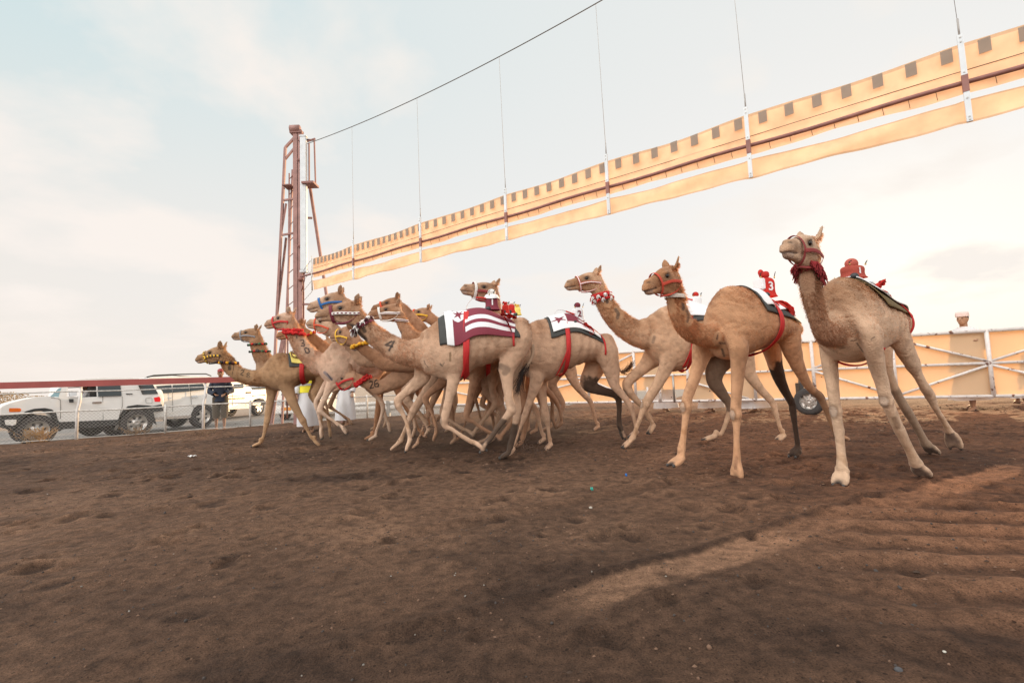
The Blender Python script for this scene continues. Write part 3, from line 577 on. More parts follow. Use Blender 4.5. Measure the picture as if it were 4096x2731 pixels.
class Cam:
    def __init__(s, O, a, k='tan'):
        s.O = np.array([O[0], O[1], 0.]); s.a = a; r = math.radians(a); s.f = np.array([-math.cos(r), -math.sin(r), 0]); s.n = np.array([math.sin(r), -math.cos(r), 0])
        s.color = np.array(CT[k]) if isinstance(k, str) else np.array(k); s.torso = []; s.neck = []; s.legs = []; s.marks = []; s.k = k; s.callus = False; s.neckcol = None
    def loc(s, v, x, y, lat=0.):
        X, Y = px(v, x, y); d = ray(X, Y); t = ((s.O + s.n*lat - CAM)@s.n)/(d@s.n); P = CAM+d*t-s.O
        return np.array([P@s.f, lat, P[2]])
    def world(s, p): return s.O + s.f*p[0] + s.n*p[1] + np.array([0,0,p[2]])
    def rpx(s, v, p, r):
        return r/VW[v][2]/F*((s.world(p)-CAM)@fw_)
    def T(s, v, *rows):
        for xt, yt, xb, yb, w in rows:
            a = s.loc(v, xt, yt); b = s.loc(v, xb, yb); s.torso.append((a, b, w))
    def Nk(s, v, *rows):
        for q in rows:
            p = s.loc(v, q[0], q[1], q[3] if len(q) > 3 else 0.); s.neck.append((p, s.rpx(v, p, q[2])))
    def head(s, v, nx, ny, kx, ky, L=None, nlat=0., roll=0.):
        k = s.loc(v, kx, ky); n = s.loc(v, nx, ny, nlat)
        if L:   # keep the length: slide the nose along its own sight line
            X, Y = px(v, nx, ny); d = ray(X, Y); best = None
            for lat in np.linspace(-.5, .9, 141):
                q = s.loc(v, nx, ny, lat); e = abs(np.linalg.norm(q-k)-L) + .05*abs(lat-nlat)
                if best is None or e < best[0]: best = (e, q)
            n = best[1]
        s.setHead(n, k, roll)
    def setHead(s, n, k, roll=0.):
        s.hn, s.hk = n, k; s.L = np.linalg.norm(n-k); s.hx = (n-k)/s.L; up = np.array([0,0,1.]); v = np.cross(up, s.hx); v /= np.linalg.norm(v); u = np.cross(s.hx, v)
        s.hu, s.hv = u*math.cos(roll)+v*math.sin(roll), v*math.cos(roll)-u*math.sin(roll)
    def hp(s, t, h, v): return s.hn - s.hx*t*s.L + s.hu*h*s.L + s.hv*v*s.L
    def leg(s, v, lat, pts, heel, toe, kind, dark=None, lat0=None):
        """pts: pixel x, y, radius; lat: sideways place of the foot; lat0: of the top"""
        m = len(pts); out = []
        for i, q in enumerate(pts):
            l = (lat if lat0 is None else lat0+(lat-lat0)*min(1, i/2.5)); vv = q[3] if len(q) > 3 else v
            p = s.loc(vv, q[0], q[1], l); out.append((p, s.rpx(vv, p, q[2])))
        s.legs.append(dict(p=[o[0] for o in out], r=[o[1] for o in out], heel=s.loc(v, *heel, lat), toe=s.loc(v, *toe, lat), kind=kind, dark=dark))
    # ---- surfaces
    def neck_secs(s):
        P = np.array([p for p, r in s.neck]); R = np.array([r for p, r in s.neck]); P2 = cat_rom(P, 5); R2 = cat_rom(R[:,None], 5)[:,0]
        T = np.gradient(P2, axis=0); T /= np.linalg.norm(T, axis=1)[:,None]; S = []
        for p, r, t in zip(P2, R2, T):
            side = np.array([0,1.,0]); side -= t*(side@t); side /= np.linalg.norm(side); u = np.cross(t, side)
            if u@(s.hx*-1 + np.array([0,0,.6])) < 0: u = -u
            S.append((p, u*r, -u*r, side*r*.74))
        return S
    def torso_secs(s):
        A = cat_rom([t[0] for t in s.torso], 5); B = cat_rom([t[1] for t in s.torso], 5); Wd = cat_rom([[t[2]] for t in s.torso], 5)[:,0]; S = []
        for a, b, w in zip(A, B, Wd):
            c = a*.42+b*.58; S.append((c, a-c, b-c, np.array([0, w, 0])))
        return S
    def surf(s, i, th, off=0.):
        """point on the trunk at section index i (float), angle th from the spine, off outward"""
        S = s._ts; i = min(max(i, 0), len(S)-1.001); k = int(i); f_ = i-k; pts = []
        for q in (S[k], S[k+1]):
            c, u, d, w = q; cc = math.cos(th); e = 1-.16*max(0, cc)**2*abs(math.sin(th)); ra = 1+off/np.linalg.norm(u)
            pts.append(c + (u*cc if cc > 0 else -d*cc)*(1+off/np.linalg.norm(u if cc > 0 else d)) + w*math.sin(th)*e*(1+off/np.linalg.norm(w)))
        return pts[0]*(1-f_)+pts[1]*f_
    def body(s, name, voxel=.012):
        mb = MB(); s._ts = s.torso_secs()
        # trunk, with the back narrowing toward the spine
        n = 28; vs = []; m = len(s._ts)
        for i in range(m):
            for k in range(n): vs.append(s.surf(i if i < m-1 else m-1.0011, 2*math.pi*k/n))
        fs = [(i*n+k, (i+1)*n+k, (i+1)*n+(k+1)%n, i*n+(k+1)%n) for i in range(m-1) for k in range(n)]
        vs += [s._ts[0][0], s._ts[-1][0]]; b = len(vs)-2
        fs += [(b, k, (k+1)%n) for k in range(n)] + [(b+1, (m-1)*n+(k+1)%n, (m-1)*n+k) for k in range(n)]
        mb.add(vs, fs)
        ns_ = s.neck_secs(); 
        last = ns_[-1]; q = s.hp(.86,-.03,0); dq = q-last[0]; ru = np.linalg.norm(last[1]); ud = last[1]/ru
        ext = ns_ + [(last[0]+dq*.5, ud*(ru*.5+.115*s.L), -ud*(ru*.5+.115*s.L), last[3]*.97), (q, ud*.21*s.L, -ud*.21*s.L, last[3]/np.linalg.norm(last[3])*.12*s.L)]
        mb.loft(ext, 22, cap='dome'); s._ns = ns_
        # head
        L = s.L; sec = []
        for t, a, b2, w in cat_rom(HEADS, 3):
            c = s.hp(t, (a-b2)/2, 0); u = s.hu*L*(a+b2)/2; sec.append((c, u, -u, s.hv*w*L))
        mb.loft(sec, 20); sec = []
        for t, a, b2, w in cat_rom(JAW, 3):
            c = s.hp(t, (a+b2)/2, 0); u = s.hu*L*max(a-b2, .01)/2; sec.append((c, u, -u, s.hv*w*L))
        mb.loft(sec, 16)
        R = np.array([s.hx, s.hv, s.hu]).T
        for sg in (1, -1):
            mb.ell(s.hp(.60,.155,.098*sg), (.085*L,.035*L,.05*L), R)          # brow
            mb.ell(s.hp(.115,.065,.062*sg), (.06*L,.022*L,.035*L), R)          # nostril wing
            mb.ell(s.hp(.06,-.005,.04*sg), (.055*L,.035*L,.035*L), R)          # split upper lip
            mb.ell(s.hp(.74,-.03,.085*sg), (.13*L,.05*L,.13*L), R)             # cheek
            e0 = s.hp(.93,.20,.095*sg); e1 = s.hp(1.02,.41,.15*sg); ax = (e1-e0); el = np.linalg.norm(ax); ax /= el
            w_ = s.hx*.8 + s.hv*.45*sg; w_ -= ax*(w_@ax); w_ /= np.linalg.norm(w_); th = np.cross(ax, w_); se = []
            for q, ww, tt in ((0,.40,.3),(.25,.72,.26),(.55,.76,.2),(.8,.50,.16),(1,.10,.1)):
                c = e0+ax*el*q; se.append((c, w_*el*ww*.48, -w_*el*ww*.48, th*max(el*tt*.5, .0085)))
            mb.loft(se, 10)
        mb.ell(s.hp(.86,.22,0), (.12*L,.085*L,.055*L), R)                       # forehead tuft mass
        # legs
        for lg in s.legs:
            P = np.array(lg['p']); Rr = np.array(lg['r'])
            if lg['kind'] == 'f' and len(P) >= 8: Rr[3:5] *= 1.08; Rr[5:7] *= .86
            P_a = P[0]+np.array([.01 if lg['kind'] == 'f' else -.02, 0, .16]); P_a[1] *= .62; P2 = cat_rom(np.vstack([P_a, P]), 4); R2 = np.maximum(cat_rom(np.append(Rr[0]*.8, Rr)[:,None], 4)[:,0], .012)
            T = np.gradient(P2, axis=0); T /= np.linalg.norm(T, axis=1)[:,None]; se = []
            for p, r, t in zip(P2, R2, T):
                side = np.array([0,1.,0]); side -= t*(side@t); side /= np.linalg.norm(side); u = np.cross(t, side)
                fl = .62 if r > .09 else (.72 if r > .05 else .86); se.append((p, u*r, -u*r, side*r*fl))
            mb.loft(se, 16, cap='dome')
            if len(P) >= 7:
                i = 5 if (lg['kind'] == 'h' and len(P) >= 8) else 4
                b = 2*P[i]-P[i-1]-P[i+1]; nb = np.linalg.norm(b); b = b/nb if nb > .02 else np.array([1.,0,0]); r = max(Rr[i], .03)
                mb.ell(P[i]+b*r*.42, (r*.75,)*3); mb.ell(P[i], (r*1.02, r*.95, r*1.1)); q = P[-2] if lg['kind'] == 'f' else P[-1]
            h, to = lg['heel'], lg['toe']; d = to-h; fl = np.linalg.norm(d)+1e-6; 
            if fl < .13: d = d/fl*.13; fl = .13; to = h+d
            if fl > .24: d = d/fl*.24; fl = .24; to = h+d
            lg['toe'] = to
            x = d/fl; y = np.array([0,1.,0]); y -= x*(y@x); y /= np.linalg.norm(y); z = np.cross(x, y); last = P[-1]
            for sg in (1, -1):
                mb.loft([(h-x*.02+y*.022*sg, z*.016, -z*.016, y*.016), (h+y*.026*sg, z*.028, -z*.028, y*.028), (h+d*.35+y*.036*sg, z*.031, -z*.027, y*.034), (h+d*.72+y*.040*sg, z*.027, -z*.026, y*.033), (h+d*1.0+y*.037*sg, z*.018, -z*.022, y*.026)], 12)
            mb.loft([(last, z*Rr[-1], -z*Rr[-1], y*Rr[-1]*.9), ((last+h)/2, z*Rr[-1]*1.0, -z*Rr[-1], y*Rr[-1]*1.1), (h+d*.2, z*.032, -z*.024, y*.042), (h+d*.85, z*.022, -z*.020, y*.045)], 12)
        V = np.array(mb.v); mb.v = [tuple(p) for p in V]
        tmp = mb.build('tmp_body', M_hide)
        # undo smooth flag problems by remeshing everything into one continuous skin
        md = tmp.modifiers.new('r', 'REMESH'); md.mode = 'VOXEL'; md.voxel_size = voxel; md.use_smooth_shade = True
        sm = tmp.modifiers.new('s', 'SMOOTH'); sm.factor = .5; sm.iterations = 5
        bpy.context.view_layer.update()
        me = bpy.data.meshes.new_from_object(tmp.evaluated_get(bpy.context.evaluated_depsgraph_get())); bpy.data.objects.remove(tmp); me.name = 'body'
        nv = len(me.vertices); V = np.empty(nv*3, np.float32); me.vertices.foreach_get('co', V); V = V.reshape(-1,3).astype(float)
        zb = min(t[1][2] for t in s.torso); w = ss((V[:,2]-(zb-.30))/.22)*ss((np.linalg.norm(V-s.hp(.5,0,0), axis=1)-s.L*.62)/.15)
        t2 = bpy.data.objects.new('tmp2', me); COL.objects.link(t2); vg = t2.vertex_groups.new(name='w')
        for k in range(11):
            ids = np.nonzero(np.round(w*10) == k)[0].tolist()
            if k and ids: vg.add(ids, k/10, 'REPLACE')
        sm = t2.modifiers.new('s', 'SMOOTH'); sm.factor = .6; sm.iterations = 22; sm.vertex_group = 'w'; bpy.context.view_layer.update()
        m2 = bpy.data.meshes.new_from_object(t2.evaluated_get(bpy.context.evaluated_depsgraph_get())); bpy.data.objects.remove(t2); bpy.data.meshes.remove(me); me = m2; me.name = 'body'
        nv = len(me.vertices); V = np.empty(nv*3, np.float32); me.vertices.foreach_get('co', V); V = V.reshape(-1,3).astype(float); nn_ = np.empty(nv*3, np.float32); me.vertices.foreach_get('normal', nn_); nn_ = nn_.reshape(-1,3)
        zt = max(t[0][2] for t in s.torso); up_ = ss(((V[:,2]-zb)/(zt-zb)-.45)/.4); x0, x1 = s.torso[0][0][0], s.torso[-1][0][0]; mid_ = ss((x0-.45-V[:,0])/.2)*ss((V[:,0]-x1-.3)/.2)*(V[:,2] > zb-.05)
        rib = mid_*(1-up_)*.006*np.sin(V[:,0]*52+V[:,2]*9)
        A_ = V[:,0]*1.2+V[:,1]; dsp = (.014*fbm(A_, V[:,2]+V[:,1]*.6, 3, 6.5, 17)+.006*fbm(A_, V[:,2]*1.3, 2, 17, 19))*(.3+.7*w) + up_*.016*fbm(A_*1.1, V[:,2]*1.1+V[:,1]*.5, 2, 24, 18)*w + rib*w
        dsp -= .006*w*np.clip(1-np.abs(fbm(A_, V[:,2], 2, 4.5, 23))/.035, 0, 1)*(1-up_)
        q = V-s.hn; t_ = -(q@s.hx)/s.L; h_ = (q@s.hu)/s.L; v_ = np.abs(q@s.hv)/s.L; hd_ = (t_ < 1.1) & (t_ > -.1) & (np.abs(h_) < .4) & (v_ < .22)
        dsp -= hd_*(.011*np.exp(-(((t_-.10)/.035)**2+((h_-.082)/.018)**2))*(v_ > .03) + .007*np.exp(-((h_+.052-.05*np.clip(t_-.1, 0, .3))/.012)**2)*(t_ < .28) + .006*np.exp(-(((t_-.40)/.12)**2+((h_-.03)/.05)**2)) + .008*np.exp(-(((t_-.585)/.05)**2+((h_-.10)/.035)**2))*(v_ > .06))
        dsp += hd_*(.007*np.exp(-(((t_-.11)/.06)**2+((h_-.125)/.02)**2)) + .006*np.exp(-(((t_-.59)/.09)**2+((h_-.165)/.025)**2)) + .004*np.exp(-(((t_-.10)/.08)**2+((h_+.025)/.02)**2)))
        V += nn_*dsp[:,None]; me.vertices.foreach_set('co', V.astype(np.float32).reshape(-1)); me.update()
        nv = len(me.vertices); V = np.empty(nv*3, np.float32); me.vertices.foreach_get('co', V); V = V.reshape(-1,3).astype(float)
        s.colour(me, V); me.materials.clear(); me.materials.append(M_hide)
        me.polygons.foreach_set('use_smooth', np.ones(len(me.polygons), bool))
        s.root = empty('camel', tuple(s.O), math.radians(s.a)+math.pi); o = bpy.data.objects.new('body', me); COL.objects.link(o); o.parent = s.root; s.me = me; s.V = V
        if s.callus or voxel < .014:
            for lg in s.legs:
                d_ = lg['toe']-lg['heel']; y_ = np.array([0,1.,0]); x_ = d_/np.linalg.norm(d_); y_ -= x_*(y_@x_); y_ /= np.linalg.norm(y_); z_ = np.cross(x_, y_)
                for sg in (1, -1): mb = MB(); mb.ell(lg['toe']+y_*.040*sg+x_*.006+z_*.002*(1 if z_[2] > 0 else -1), (.019,.014,.016), np.array([x_, y_, z_]).T, 8, 6); mb.build('toenail', mat('horn nail', (.05,.045,.042), .45), s.root)
        for sg in (1, -1):
            mb = MB(); mb.ell(s.hp(.585,.112,.118*sg), (.042*L,.028*L,.034*L), R, 12, 8); mb.build('eye', M_eye, s.root)
        return s.root
    def colour(s, me, V):
        nv = len(V); C = np.tile(s.color, (nv, 1)); n1 = fbm(V[:,0]+V[:,1]*.7, V[:,2]+V[:,1]*.5, 4, 3.5, 3+int(abs(s.O[0]*10))); n2 = fbm(V[:,0]*1.3, V[:,2]*1.3+V[:,1], 4, 16, 5)
        def mixin(w, c): 
            nonlocal C
            w = np.clip(w, 0, 1)[:,None]; C = C*(1-w)+np.array(c)*w
        zt = max(t[0][2] for t in s.torso); zb = min(t[1][2] for t in s.torso)
        up = (V[:,2]-zb)/(zt-zb)
        mixin(ss((up-.4)/.5)*(.7+n1*2.6+n2*1.2), s.color*np.array([.58,.48,.40]))        # darker woolly back
        mixin(ss((.25-up)/.4)*.4, np.minimum(s.color*1.12+.03, .62))                # paler legs and belly
        mixin(np.clip(n2*2.2, 0, .45), s.color*.62); mixin(np.clip(-n1*2.4-.15, 0, .5), np.minimum(s.color*1.2, .66))
        # head
        q = V-s.hn; t = -(q@s.hx)/s.L; h = (q@s.hu)/s.L; v = (q@s.hv)/s.L; near = (t < 1.2) & (t > -.1) & (np.abs(h) < .45) & (np.abs(v) < .25)
        mixin(near*ss((.3-t)/.3)*.45, s.color*np.array([.82,.80,.80]))
        av = np.abs(v)
        def blob(t0, h0, rt, rh, w=1.): return near*w*np.exp(-(((t-t0)/rt)**2+((h-h0)/rh)**2)**2)
        mixin(blob(.59,.112,.085,.052)*(av > .07), (.06,.04,.03)); mixin(blob(.60,.11,.12,.085,.5)*(av > .06), s.color*.5)
        mixin(blob(.105,.080,.042,.020)*(av > .03), (.02,.014,.012)); mixin(blob(.13,.07,.09,.05,.45), s.color*.6)
        ml = np.abs(h+.052-.05*np.clip(t-.1, 0, .3))/.012
        mixin(near*(t < .30)*(t > .0)*np.exp(-ml**2)*.95, (.06,.04,.035))
        mixin(near*(h < -.045)*(t < .16)*.35, (.38,.34,.31))
        mixin(near*(h > .24)*(t > .84)*ss((h-.24)/.05)*.35, s.color*.5)
        # throat and nape wool
        for (p, r), w in zip(s.neck[-4:], (.3,.45,.6,.6)):
            d = np.linalg.norm(V-p, axis=1); mixin(np.exp(-(d/(r*1.4))**4)*w*(.6+n1*2), s.color*np.array([.74,.64,.54]))
        if s.neckcol is not None:
            for i_, (p, r) in enumerate(s.neck[1:]):
                q_ = p+np.array([r*.5, 0, -r*.3]); d = np.linalg.norm(V-q_, axis=1); mixin(np.exp(-(d/(r*1.15))**4)*(.8+n1), s.neckcol)
        for lg in s.legs:
            P = np.array(lg['p']); h_, to = lg['heel'], lg['toe']
            d = np.linalg.norm(V-to, axis=1); mixin(np.exp(-(d/.045)**4), (.055,.05,.048))           # nails
            ax = (to-h_)/np.linalg.norm(to-h_); sole = np.cross(ax, [0,1.,0]); sole *= -1 if sole[2] > 0 else 1
            rel = V-(h_+to)/2; nearf = np.linalg.norm(rel, axis=1) < .13
            mixin(nearf*ss((np.abs(rel@sole)*0 + (rel@sole) - .012)/.02)*.85, (.13,.10,.085))       # pad
            if lg['kind'] == 'f' and len(P) >= 7 and s.callus:
                q_ = P[4]+np.array([1.,0,0])*lg['r'][4]*1.0; d = np.linalg.norm((V-q_)*[1,1,.62], axis=1); mixin(np.exp(-((d-.034)/.010)**2)*.75, s.color*.38); mixin((d < .03)*.6, (.40,.34,.28))
            if lg['dark']:
                a0, b0, wd = lg['dark']; D = np.full(nv, 9.); PP = cat_rom(P, 4)[int(a0*4):int(b0*4)+1]; PP = np.vstack([PP, [h_, (h_+to)/2, to]]) if b0 >= len(P)-1 else PP
                RR = np.interp(np.linspace(a0, b0, len(PP)), range(len(P)), lg['r'])
                for p, r in zip(PP, RR): D = np.minimum(D, np.linalg.norm(V-p, axis=1)/(max(r, .045)*1.6))
                mixin(ss((1.15-D+n1*.9+n2*.5)/.35)*wd, BLACK if wd > .6 else s.color*.35)
            else:
                d = np.linalg.norm(V-P[-2], axis=1); mixin(np.exp(-(d/.09)**2)*(.25+n2), s.color*np.array([.75,.6,.42]))
        # painted or branded marks, given as strokes seen on the near side
        s.nohair = np.zeros(nv)
        if s.marks:
            Wp = s.O + V[:,:1]*s.f + V[:,1:2]*s.n + V[:,2:]*np.array([0,0,1.]); X, Y = project(Wp); nearside = V[:,1] > .0
            for v_, pts, wid, colr, al in s.marks:
                Q = np.array([px(v_, *p) for p in pts]); wd = wid/VW[v_][2]; D = np.full(nv, 1e9)
                for a_, b_ in zip(Q[:-1], Q[1:]):
                    ab = b_-a_; l2 = ab@ab+1e-9; tt = np.clip(((X-a_[0])*ab[0]+(Y-a_[1])*ab[1])/l2, 0, 1); D = np.minimum(D, np.hypot(X-a_[0]-tt*ab[0], Y-a_[1]-tt*ab[1]))
                mixin(nearside*ss((wd*.62-D)/(wd*.35)+.5)*al, colr); s.nohair = np.maximum(s.nohair, nearside*(D < wd*.5+14))
        C *= np.clip(1+n1*.35, .8, 1.25)[:,None]*np.array([1.02,.955,.95]); C = np.clip(C, .01, .72)
        at = me.color_attributes.new('col', 'FLOAT_COLOR', 'POINT'); at.data.foreach_set('color', np.hstack([C, np.ones((nv,1))]).astype(np.float32).reshape(-1)); s.C = C
    def hair(s, count=5000, ln=.035, seed=1):
        me = s.me; r = np.random.RandomState(seed); npoly = len(me.polygons); c = np.empty(npoly*3, np.float32); me.polygons.foreach_get('center', c); c = c.reshape(-1,3).astype(float)
        nn = np.empty(npoly*3, np.float32); me.polygons.foreach_get('normal', nn); nn = nn.reshape(-1,3).astype(float)
        zt = max(t[0][2] for t in s.torso); zb = min(t[1][2] for t in s.torso); up = (c[:,2]-zb)/(zt-zb)
        x0 = s.torso[0][0][0]; x1 = s.torso[-1][0][0]
        w = .12*(up > .25) + .8*ss((up-.6)/.35)*(c[:,0] < x0+.1); lw = .5+.25*ss((up-.6)/.35)
        for i, (p, rr) in enumerate(s.neck):
            d = np.linalg.norm(c-p, axis=1); g = np.exp(-(d/(rr*1.35))**4); w += g*(.5+.35*i/len(s.neck)); lw += g*.5*(i >= len(s.neck)-4)
        q = c-s.hn; t = -(q@s.hx)/s.L; h = (q@s.hu)/s.L; hd = (np.linalg.norm(c-s.hp(.5,.05,0), axis=1) < s.L*.62)
        w[hd & (t < .72)] *= .0; w[(h > .29) & (t < 1.15) & (np.abs(c[:,1]) < .5)*hd] = 0; w[hd & (t > .78) & (h > .15) & (h < .29)] += .8; w[up < .12] = 0
        l0 = np.empty(npoly, np.int32); me.polygons.foreach_get('loop_start', l0); lv = np.empty(len(me.loops), np.int32); me.loops.foreach_get('vertex_index', lv); w = w*(1-.93*s.nohair[lv[l0]])
        w = np.maximum(w, 0); w /= w.sum(); k = r.choice(npoly, count, p=w); P = c[k]; n_ = nn[k]
        back = np.array([-.7, 0, -.55]); d = n_*.34 + back*.9 + r.randn(count, 3)*.28; d /= np.linalg.norm(d, axis=1)[:,None]
        l = (ln*lw[k]*r.uniform(.5, 1.35, count))[:,None]; sd = np.cross(d, r.randn(count,3)); sd /= np.linalg.norm(sd, axis=1)[:,None]; wd = .0013+.0008*r.rand(count,1)
        A = P-n_*.004+sd*wd; B = P-n_*.004-sd*wd; M_ = P+d*l*.6+n_*.003; Cc = P+d*l+back*l*.25
        vs = np.stack([A, B, M_-sd*wd*.7, M_+sd*wd*.7, Cc], 1).reshape(-1,3); b0 = np.arange(count)*5
        mb = bpy.data.meshes.new('coat_hair'); fs = np.concatenate([np.stack([b0,b0+1,b0+2,b0+3],1).tolist(), ]).tolist() + np.stack([b0+3,b0+2,b0+4],1).tolist()
        mb.from_pydata(vs.tolist(), [], fs); pv = np.empty(npoly, np.int32); me.polygons.foreach_get('loop_start', pv); li = np.empty(len(me.loops), np.int32); me.loops.foreach_get('vertex_index', li)
        cc = s.C[li[pv[k]]]*np.clip(1.35+r.randn(count,1)*.15, .8, 1.7); cc = np.repeat(cc, 5, 0); at = mb.color_attributes.new('col', 'FLOAT_COLOR', 'POINT')
        at.data.foreach_set('color', np.hstack([cc, np.ones((len(cc),1))]).astype(np.float32).reshape(-1)); mb.materials.append(M_fur)
        o = bpy.data.objects.new('coat_hair', mb); COL.objects.link(o); o.parent = s.root
    # ---- tack
    def hsurf(s, t, phi, off=.012):
        T_ = np.clip(t, 0, 1.02); a, b2, w = [np.interp(T_, HEADS[:,0], HEADS[:,i]) for i in (1,2,3)]
        jb = np.interp(T_, JAW[:,0], -JAW[:,2]); jw = np.interp(T_, JAW[:,0], JAW[:,3]); bt = max(b2, jb); c = (a-bt)/2; hh_ = (a+bt)/2+off/s.L; ww = max(w, jw)*1.06+off/s.L
        ww *= 1-.18*max(0, -math.cos(phi)); return s.hp(t, c+hh_*math.cos(phi), ww*math.sin(phi))
    def ribbon(s, P, W_, mats, name, th=.004, mfun=None):
        """P centreline points, W_ half-width vectors"""
        P = np.array(P); W_ = np.array(W_); mb = MB(); rows = [P+W_*v for v in np.linspace(-1, 1, 5)]
        mb.grid(np.array(rows).transpose(1,0,2), mfun=mfun); o = mb.build(name, mats, s.root)
        bm = bmesh.new(); bm.from_mesh(o.data); bmesh.ops.solidify(bm, geom=bm.faces[:], thickness=th); bm.to_mesh(o.data); bm.free(); return o
    def halter(s, m1, m2=None, w=.011, stripes=None, chin=True):
        m2 = m2 or m1; ph = np.linspace(-math.pi, math.pi, 33); fn = stripes
        ms = [m1, m2]; 
        P = [s.hsurf(.36+.05*(1-math.cos(p))/2, p) for p in ph]; s.ribbon(P, [-s.hx*w]*33, ms, 'noseband', mfun=(lambda i, j: (i//1) % 2 if stripes == 'dash' else (1 if stripes == 'edge' and j in (0,3) else 0)))
        for sg in (1, -1):
            P = [s.hsurf(t, sg*(1.72-.10*math.sin(u*3.1)), .014) for u, t in [(k/10, .39+.56*k/10) for k in range(11)]]
            s.ribbon(P, [s.hu*w*.95]*11, ms, 'cheek_strap', mfun=(lambda i, j: (i+1) % 2 if stripes == 'dash' else (1 if stripes == 'edge' and j in (0,3) else 0)))
        P = [s.hsurf(.93-.50*ss(np.array(u))**1.0, ph_, .018) for u, ph_ in [(abs(abs(p)-math.pi)*-1/1.42+1, p) for p in np.concatenate([np.linspace(1.72, math.pi, 14), np.linspace(-math.pi, -1.72, 14)[1:]])]]
        P = np.array(P, float); s.ribbon(P, [s.hu*w*.5-s.hx*w*.6]*len(P), ms, 'chin_strap', mfun=(lambda i, j: 1 if stripes == 'edge' and j in (0,3) else 0))
    def collar(s, idx, tilt, mats, name='neck_collar', w=.014, tass=0, r=.016, seed=0, tufty=False, gap=.012):
        """ring round the neck at section idx from the head end"""
        S = s._ns; c, u, d, sd = S[len(S)-1-idx]; t = np.cross(u, sd); t /= np.linalg.norm(t); un = u/np.linalg.norm(u); P = []
        for p in np.linspace(-math.pi, math.pi, 37): P.append(c + u*(1+gap/np.linalg.norm(u))*math.cos(p) + sd*(1.05+gap/np.linalg.norm(sd))*math.sin(p) + t*tilt*math.cos(p))
        o = s.ribbon(P, [t*w]*37, mats, name, mfun=lambda i, j: 0)
        if tass:
            r_ = random.Random(seed); mb = MB()
            for k in range(tass):
                q = k/tass*36; i0 = int(q); p = np.array(P[i0])*(1-q+i0)+np.array(P[i0+1])*(q-i0); p = p+(p-c)/np.linalg.norm(p-c)*r*.5+t*r_.uniform(-.5,.5)*w
                mi = (k % len(mats)) if len(mats) > 1 else 0
                if tufty:
                    for j in range(16):
                        a = np.array([r_.gauss(0,1) for _ in range(3)]); a /= np.linalg.norm(a); a = a*r*.75; mb.tube([p, p+a*.8, p+a*1.35-[0,0,r*.9]], [r*.16, r*.16, r*.1], 3, mi, cap=False)
                    mb.ell(p, (r*.6,)*3, None, 6, 4, mi)
                else:
                    for j in range(3): mb.ell(p+np.array([r_.uniform(-.4,.4)*r for _ in range(3)]), (r*r_.uniform(.6,.9), r*.7, r*r_.uniform(.6,.9)), None, 7, 5, mi)
            mb.build('tassel', mats, s.root)
    def drape(s, i0f, i1f, th0, th1, off, mats, name, mfun=None, ni=40, nj=44, wob=.006, seed=0, th_=.008):
        if 'pad' in name: wob = .002
        mb = MB(); rows = []
        for j in range(nj):
            v = j/(nj-1); th = th0+(th1-th0)*v; row = []
            for i in range(ni):
                u = i/(ni-1); a, b = i0f(th), i1f(th); row.append(s.surf(a+(b-a)*u, th, off+wob*math.sin(u*9+seed+v*2)*(.4+abs(th))+wob*.8*math.sin(v*13+u*3+seed)))
            rows.append(row)
        mb.grid(rows, mfun=mfun); o = mb.build(name, mats, s.root)
        bm = bmesh.new(); bm.from_mesh(o.data); bmesh.ops.recalc_face_normals(bm, faces=bm.faces); bmesh.ops.solidify(bm, geom=bm.faces[:], thickness=th_); bm.to_mesh(o.data); bm.free()
        return o
    def girth(s, i, m, w=.35, k=0., off=.02, name='girth_strap'):
        s.drape(lambda th: i-w+k*abs(th), lambda th: i+w+k*abs(th), -math.pi, math.pi, off, [m], name, ni=4, nj=60, wob=.002, th_=.006)
    def tail(s, v, pts, col=(.05,.035,.03), lat=0., spread=.05, n=90, up=False):
        P = np.array([s.loc(v, x, y, lat) for x, y in pts]); P = cat_rom(P, 5); mb = MB(); m = len(P); r = random.Random(4)
        mb.tube(P[:max(3, int(m*.6))], np.linspace(.028, .012, max(3, int(m*.6))), 8, 0)
        for k in range(n):
            a = r.randint(int(m*.35), m-4); o_ = np.array([r.gauss(0,.008) for _ in range(3)]); q = [P[min(a+j*2, m-1)]+o_*(1+j*.9)+np.array([r.gauss(0,spread*.12*j) for _ in range(3)]) for j in range(4)]; mb.tube(q, [.0035,.003,.0025,.0012], 3, 1, cap=False)
        mb.build('tail', [mat('tail hide', tuple(s.color*.75), .85), mat('tail hair'+str(col[0]), col, .7, trans=.2)], s.root)
def clone(src, dst, legs=True, dx=0.):
    """trunk and legs of one traced animal reused for another, in its own frame"""
    off = np.array([dx, 0, 0]); dst.torso = [(a+off, b+off, w) for a, b, w in src.torso]
    if legs: dst.legs = [dict(p=[p+off for p in l['p']], r=list(l['r']), heel=l['heel']+off, toe=l['toe']+off, kind=l['kind'], dark=None) for l in src.legs]
R_, BLK = mat('red webbing', (.50,.02,.02), .7, var=.08, scale=30), mat('black webbing', (.02,.02,.022), .7)
MAR, WHT, YEL, BLU, ORG = mat('maroon webbing', (.17,.022,.04), .75, var=.08, scale=30), mat('white webbing', (.74,.73,.70), .7, var=.05), mat('yellow webbing', (.72,.42,.03), .7), mat('blue webbing', (.015,.12,.36), .7), mat('orange red webbing', (.60,.07,.02), .7)
CAMS = {}
